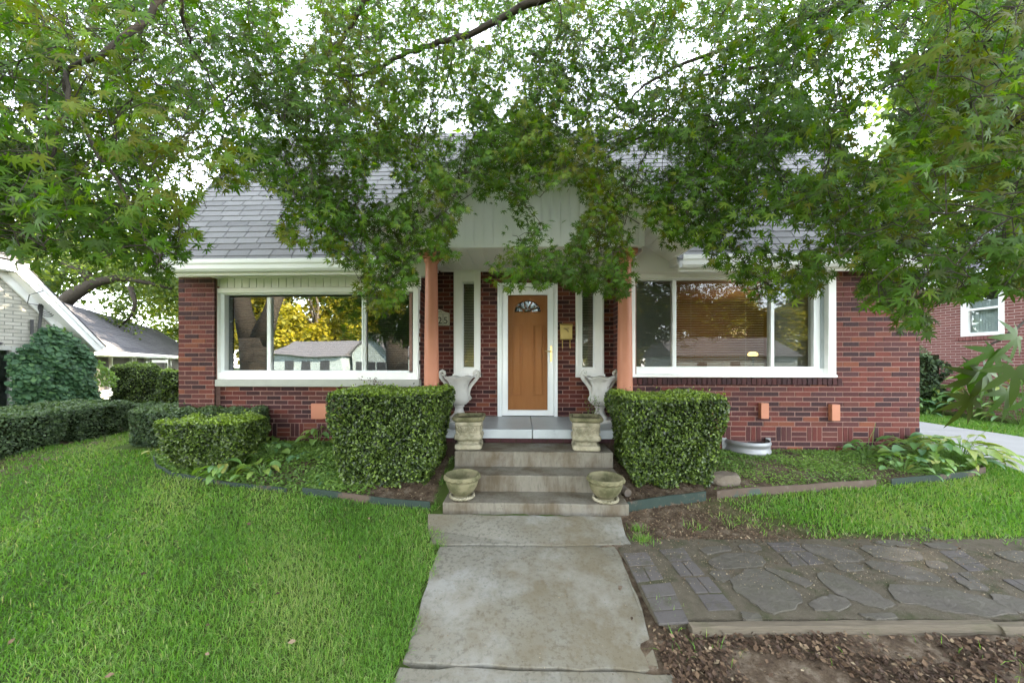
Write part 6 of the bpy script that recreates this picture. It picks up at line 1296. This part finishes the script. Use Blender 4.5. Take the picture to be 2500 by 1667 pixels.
tree('shade_tree', 'loose tree just left of the house corner in the distance', -17.5, 25, 10, 4.6, 24000, .24, seed=4, tr=.22, z0=-.5, group=gb, tm=.65, low=.1)
tree('shade_tree', 'pale tree between the left houses', -13.2, 17, 8.5, 2.8, 14000, .17, seed=6, tr=.2, z0=-.5, group=gb, tm=.6, low=.25)
for k_, (tx, ty, th_) in enumerate(((-10, 20, 11.5), (-6, 20.5, 13), (0, 22, 12.5), (6, 23, 13), (12, 22.5, 12.5), (17, 19, 11))):
    tree('sun_blocker_tree', ('first', 'second', 'third', 'fourth', 'fifth', 'sixth')[k_] + ' added tree from the left blocking the sun behind the house roof', tx, ty, th_, 4.4, 9000, .42, seed=80 + k_, tr=.3, group='added sun blocking trees behind the brick house', low=.15, blobs=20)  # row added behind the roof to keep sun off driveway and lawn
for k_, (tx, ty, th_) in enumerate(((18.5, 7.5, 17), (20.5, 11.5, 19), (22, 15.5, 19), (26, 20, 19))):
    tree('sun_screen_tree', ('nearest', 'second', 'third', 'farthest')[k_] + ' added tree blocking the sun behind the right neighbour house', tx, ty, th_, 4.6, 12000, .5, seed=120 + k_, tr=.35, group='added sun blocking trees behind the right neighbour house', low=.12, blobs=24)  # trees added on the right to hold the low sun off the front yard
tree('sun_blocker_tree', 'short added tree blocking the sun behind the left end of the house roof', -3.6, 10.2, 8.0, 2.6, 9000, .3, seed=140, tr=.2, group='added sun blocking trees behind the brick house', low=.2)  # this and the next tree added below the ridge line to shade the left neighbour
tree('sun_blocker_tree', 'short added tree blocking the sun behind the middle of the house roof', -.4, 11.8, 9.0, 2.7, 9000, .3, seed=141, tr=.2, group='added sun blocking trees behind the brick house', low=.2)
# the large bent limb above the wing
lb = thing('leaning_tree', 'dark leaning tree limb crossing above the porch wing roof', 'tree', (-14.6, 12.5, -.4)); mb = MB()
cv = [PT(150, 745, 15), PT(175, 722, 15), PT(230, 690, 15), PT(290, 678, 15.2), PT(360, 690, 15.5), PT(420, 705, 16)]; mb.tube([Vector((-18.4, 13.6, -.4)), Vector((-18.2, 13.6, 1.5)), cv[0]] + cv, [.38, .32, .28, .27, .25, .2, .13, .09, .05], 10)
cv = [PT(230, 690, 15), PT(200, 660, 15), PT(150, 640, 15), PT(90, 590, 15.5)]; mb.tube(cv, [.2, .16, .12, .07], 8)
cv = [PT(318, 700, 15.2), PT(330, 740, 15.3), PT(322, 770, 15.4), PT(290, 800, 15.5)]; mb.tube(cv, [.11, .08, .05, .03], 7); mb.build('trunk', 'bark', lb, smooth=True)
P = []; rr = np.random.default_rng(8)
for (a, b, c, s_) in ((230, 640, 15, .8), (330, 650, 15.5, .9), (150, 600, 15, .9), (400, 690, 16, .6), (300, 760, 15.6, .7), (90, 570, 16, .9)): P.append(np.array(PT(a, b, c)) + rr.normal(0, s_ * .6, (1100, 3)))
P = np.concatenate(P); V, T = stamp(P, rr.normal(size=P.shape) + [0, 0, .5], rr.uniform(0, 6.3, len(P)), rr.uniform(.09, .17, len(P)), DIAMOND, DTRI); tris('crown', V, T, np.repeat(np.clip(rr.normal(.55, .25, len(P)), 0, 1), 2), 'tree_leaf', lb)

# ------------------------------------------------------------------ across the street (seen mirrored in the windows)
def mir(px, Yobj, Yg=YL):     # where the line of sight through px, mirrored in the front windows, reaches depth Yobj
    d = ray(px, HZ); t = Yg / d.y; return d.x * t + d.x / d.y * (Yg - Yobj)
def bighouse(label, x0, x1, y, h, ridge, deep=8, gable=False, dy=0):
    t = thing('street_house', label, 'house', ((x0 + x1) / 2, y, -.7), 'white houses across the street'); z0 = -.75; mb = MB(); mb.box(x0, x1, y - deep, y, z0, z0 + h)
    if gable: mb.prism([(x0, y, z0 + h), (x1, y, z0 + h), ((x0 + x1) / 2, y, z0 + ridge)], (0, -deep, 0))
    mb.build('wall', 'street_wall', t); mb = MB(); xm = (x0 + x1) / 2
    if gable:
        for s_ in (-1, 1):
            e = x0 - .3 if s_ < 0 else x1 + .3; ze = z0 + h - .3 * (ridge - h) / ((x1 - x0) / 2); mb.prism([(e, y + .4, ze), (xm, y + .4, z0 + ridge + .03), (xm, y + .4, z0 + ridge + .15), (e, y + .4, ze + .12)], (0, -deep - .8, 0))
    else: mb.prism([(x0 - .3, y + .5, z0 + h), (x0 - .3, y - deep / 2, z0 + ridge), (x0 - .3, y - deep - .5, z0 + h)], (x1 - x0 + .6, 0, 0))
    mb.build('roof', 'shingle_dark', t)
    for q in (.22, .5, .78):
        xx = x0 + (x1 - x0) * q; mb = MB(); mb.box(xx - .45, xx + .45, y, y + .03, z0 + 1.0, z0 + 2.2); mb.build('window', 'black', t)
x0, x1 = mir(662, -22), mir(832, -22); bighouse('white house with grey roof across the street, mirrored in the left window', min(x0, x1), max(x0, x1), -22, 2.7, 4.6)
x0, x1 = mir(856, -23), mir(950, -23); bighouse('white gable fronted house across the street, mirrored at the right of the left window', min(x0, x1), max(x0, x1), -23, 3.0, 5.0, gable=True)
x0, x1 = mir(1650, -24, YR), mir(1950, -24, YR); bighouse('white house across the street opposite the right window', min(x0, x1), max(x0, x1), -24, 2.8, 4.8)
gs = 'sunlit golden trees across the street'
k = 0
for (px, Y_, h, cr, m) in ((600, -38, 15, 6, .45), (690, -36, 16, 6.0, .62), (770, -37, 15, 5.5, .6), (850, -38, 12, 5, .55), (935, -36, 13, 5, .6), (1100, -40, 13, 6, .5), (1500, -42, 13, 6, .5), (1700, -40, 11, 5.5, .4), (1850, -38, 12, 6, .5), (2000, -40, 13, 6, .5), (480, -42, 15, 6, .5)):
    k += 1; tree('street_tree', 'golden tree across the street, number %d counted from the left when mirrored' % k, mir(px, Y_), Y_, h, cr, 13000, .6, 'tree_leaf_yellow', seed=60 + k, tr=.35, z0=-.8, group=gs, tm=m, low=.08)
for (px, Y_, rr_, lab) in ((615, -1.2, .48, 'thick shade tree trunk left of the camera, mirrored in the left pane'), (965, -2.2, .42, 'forked shade tree trunk behind the camera, mirrored in the right pane of the left window')):
    X_ = mir(px, Y_); t = thing('shade_tree', lab, 'tree', (X_, Y_, -.2)); mb = MB(); mb.tube([(X_, Y_, -.4), (X_, Y_, .1), (X_ + .02, Y_, 1.3), (X_, Y_, 2.3)], [rr_ * 1.35, rr_, rr_ * .9, rr_ * .95], 16)
    for s_ in (-1, 1): mb.tube([(X_ + s_ * .12, Y_, 2.1), (X_ + s_ * .5, Y_ - .1, 3.2), (X_ + s_ * .9, Y_ - .3, 4.8), (X_ + s_ * 1.6, Y_ - .6, 7.5)], [rr_ * .75, rr_ * .55, rr_ * .45, rr_ * .25], 12)
    mb.build('trunk', 'bark', t, smooth=True); P = np.concatenate([np.array([X_ + a * 1.8, Y_ - 1.2 + b, 8.2 + c]) + np.random.default_rng(9).normal(0, .9, (1500, 3)) for a, b, c in ((-1, 0, 0), (1, .3, .3), (0, -1.5, .9), (-1.8, -1.8, .2), (1.9, -1.6, 0))]); V, T = stamp(P, rr.normal(size=P.shape) + [0, 0, .6], rr.uniform(0, 6.3, len(P)), rr.uniform(.14, .24, len(P)), DIAMOND, DTRI); tris('crown', V, T, np.repeat(np.clip(rr.normal(.4, .2, len(P)), 0, 1), 2), 'tree_leaf', t)
# lamp inside the right room
lp = thing('table_lamp', 'small glowing lamp seen through the blinds of the right window', 'lamp', (0, 0, 0)); pL = PY(1838, 862, YR + 1.5)
mb = MB(); mb.lathe([(.06, 0), (.08, .015), (.075, .05), (.04, .07)], 20, (pL.x, pL.y, pL.z - .05)); lm = nmat('lamp_shade', [(.9, .62, .18), (1, .7, .25)], 8, 3, .8, emit=.35); mb.build('lamp_shade', lm, lp); mb = MB(); mb.lathe([(.09, -.5), (.02, -.45), (.02, -.05)], 12, (pL.x, pL.y, pL.z)); mb.build('lamp_base', 'dark', lp)
ll = bpy.data.lights.new('lamp_bulb', 'POINT'); ll.energy = 2.5; ll.color = (1, .66, .34); ll.shadow_soft_size = .12; lo_ = bpy.data.objects.new('lamp_bulb', ll); COL.objects.link(lo_); lo_.location = (pL.x - .3, pL.y - .1, pL.z + .35)
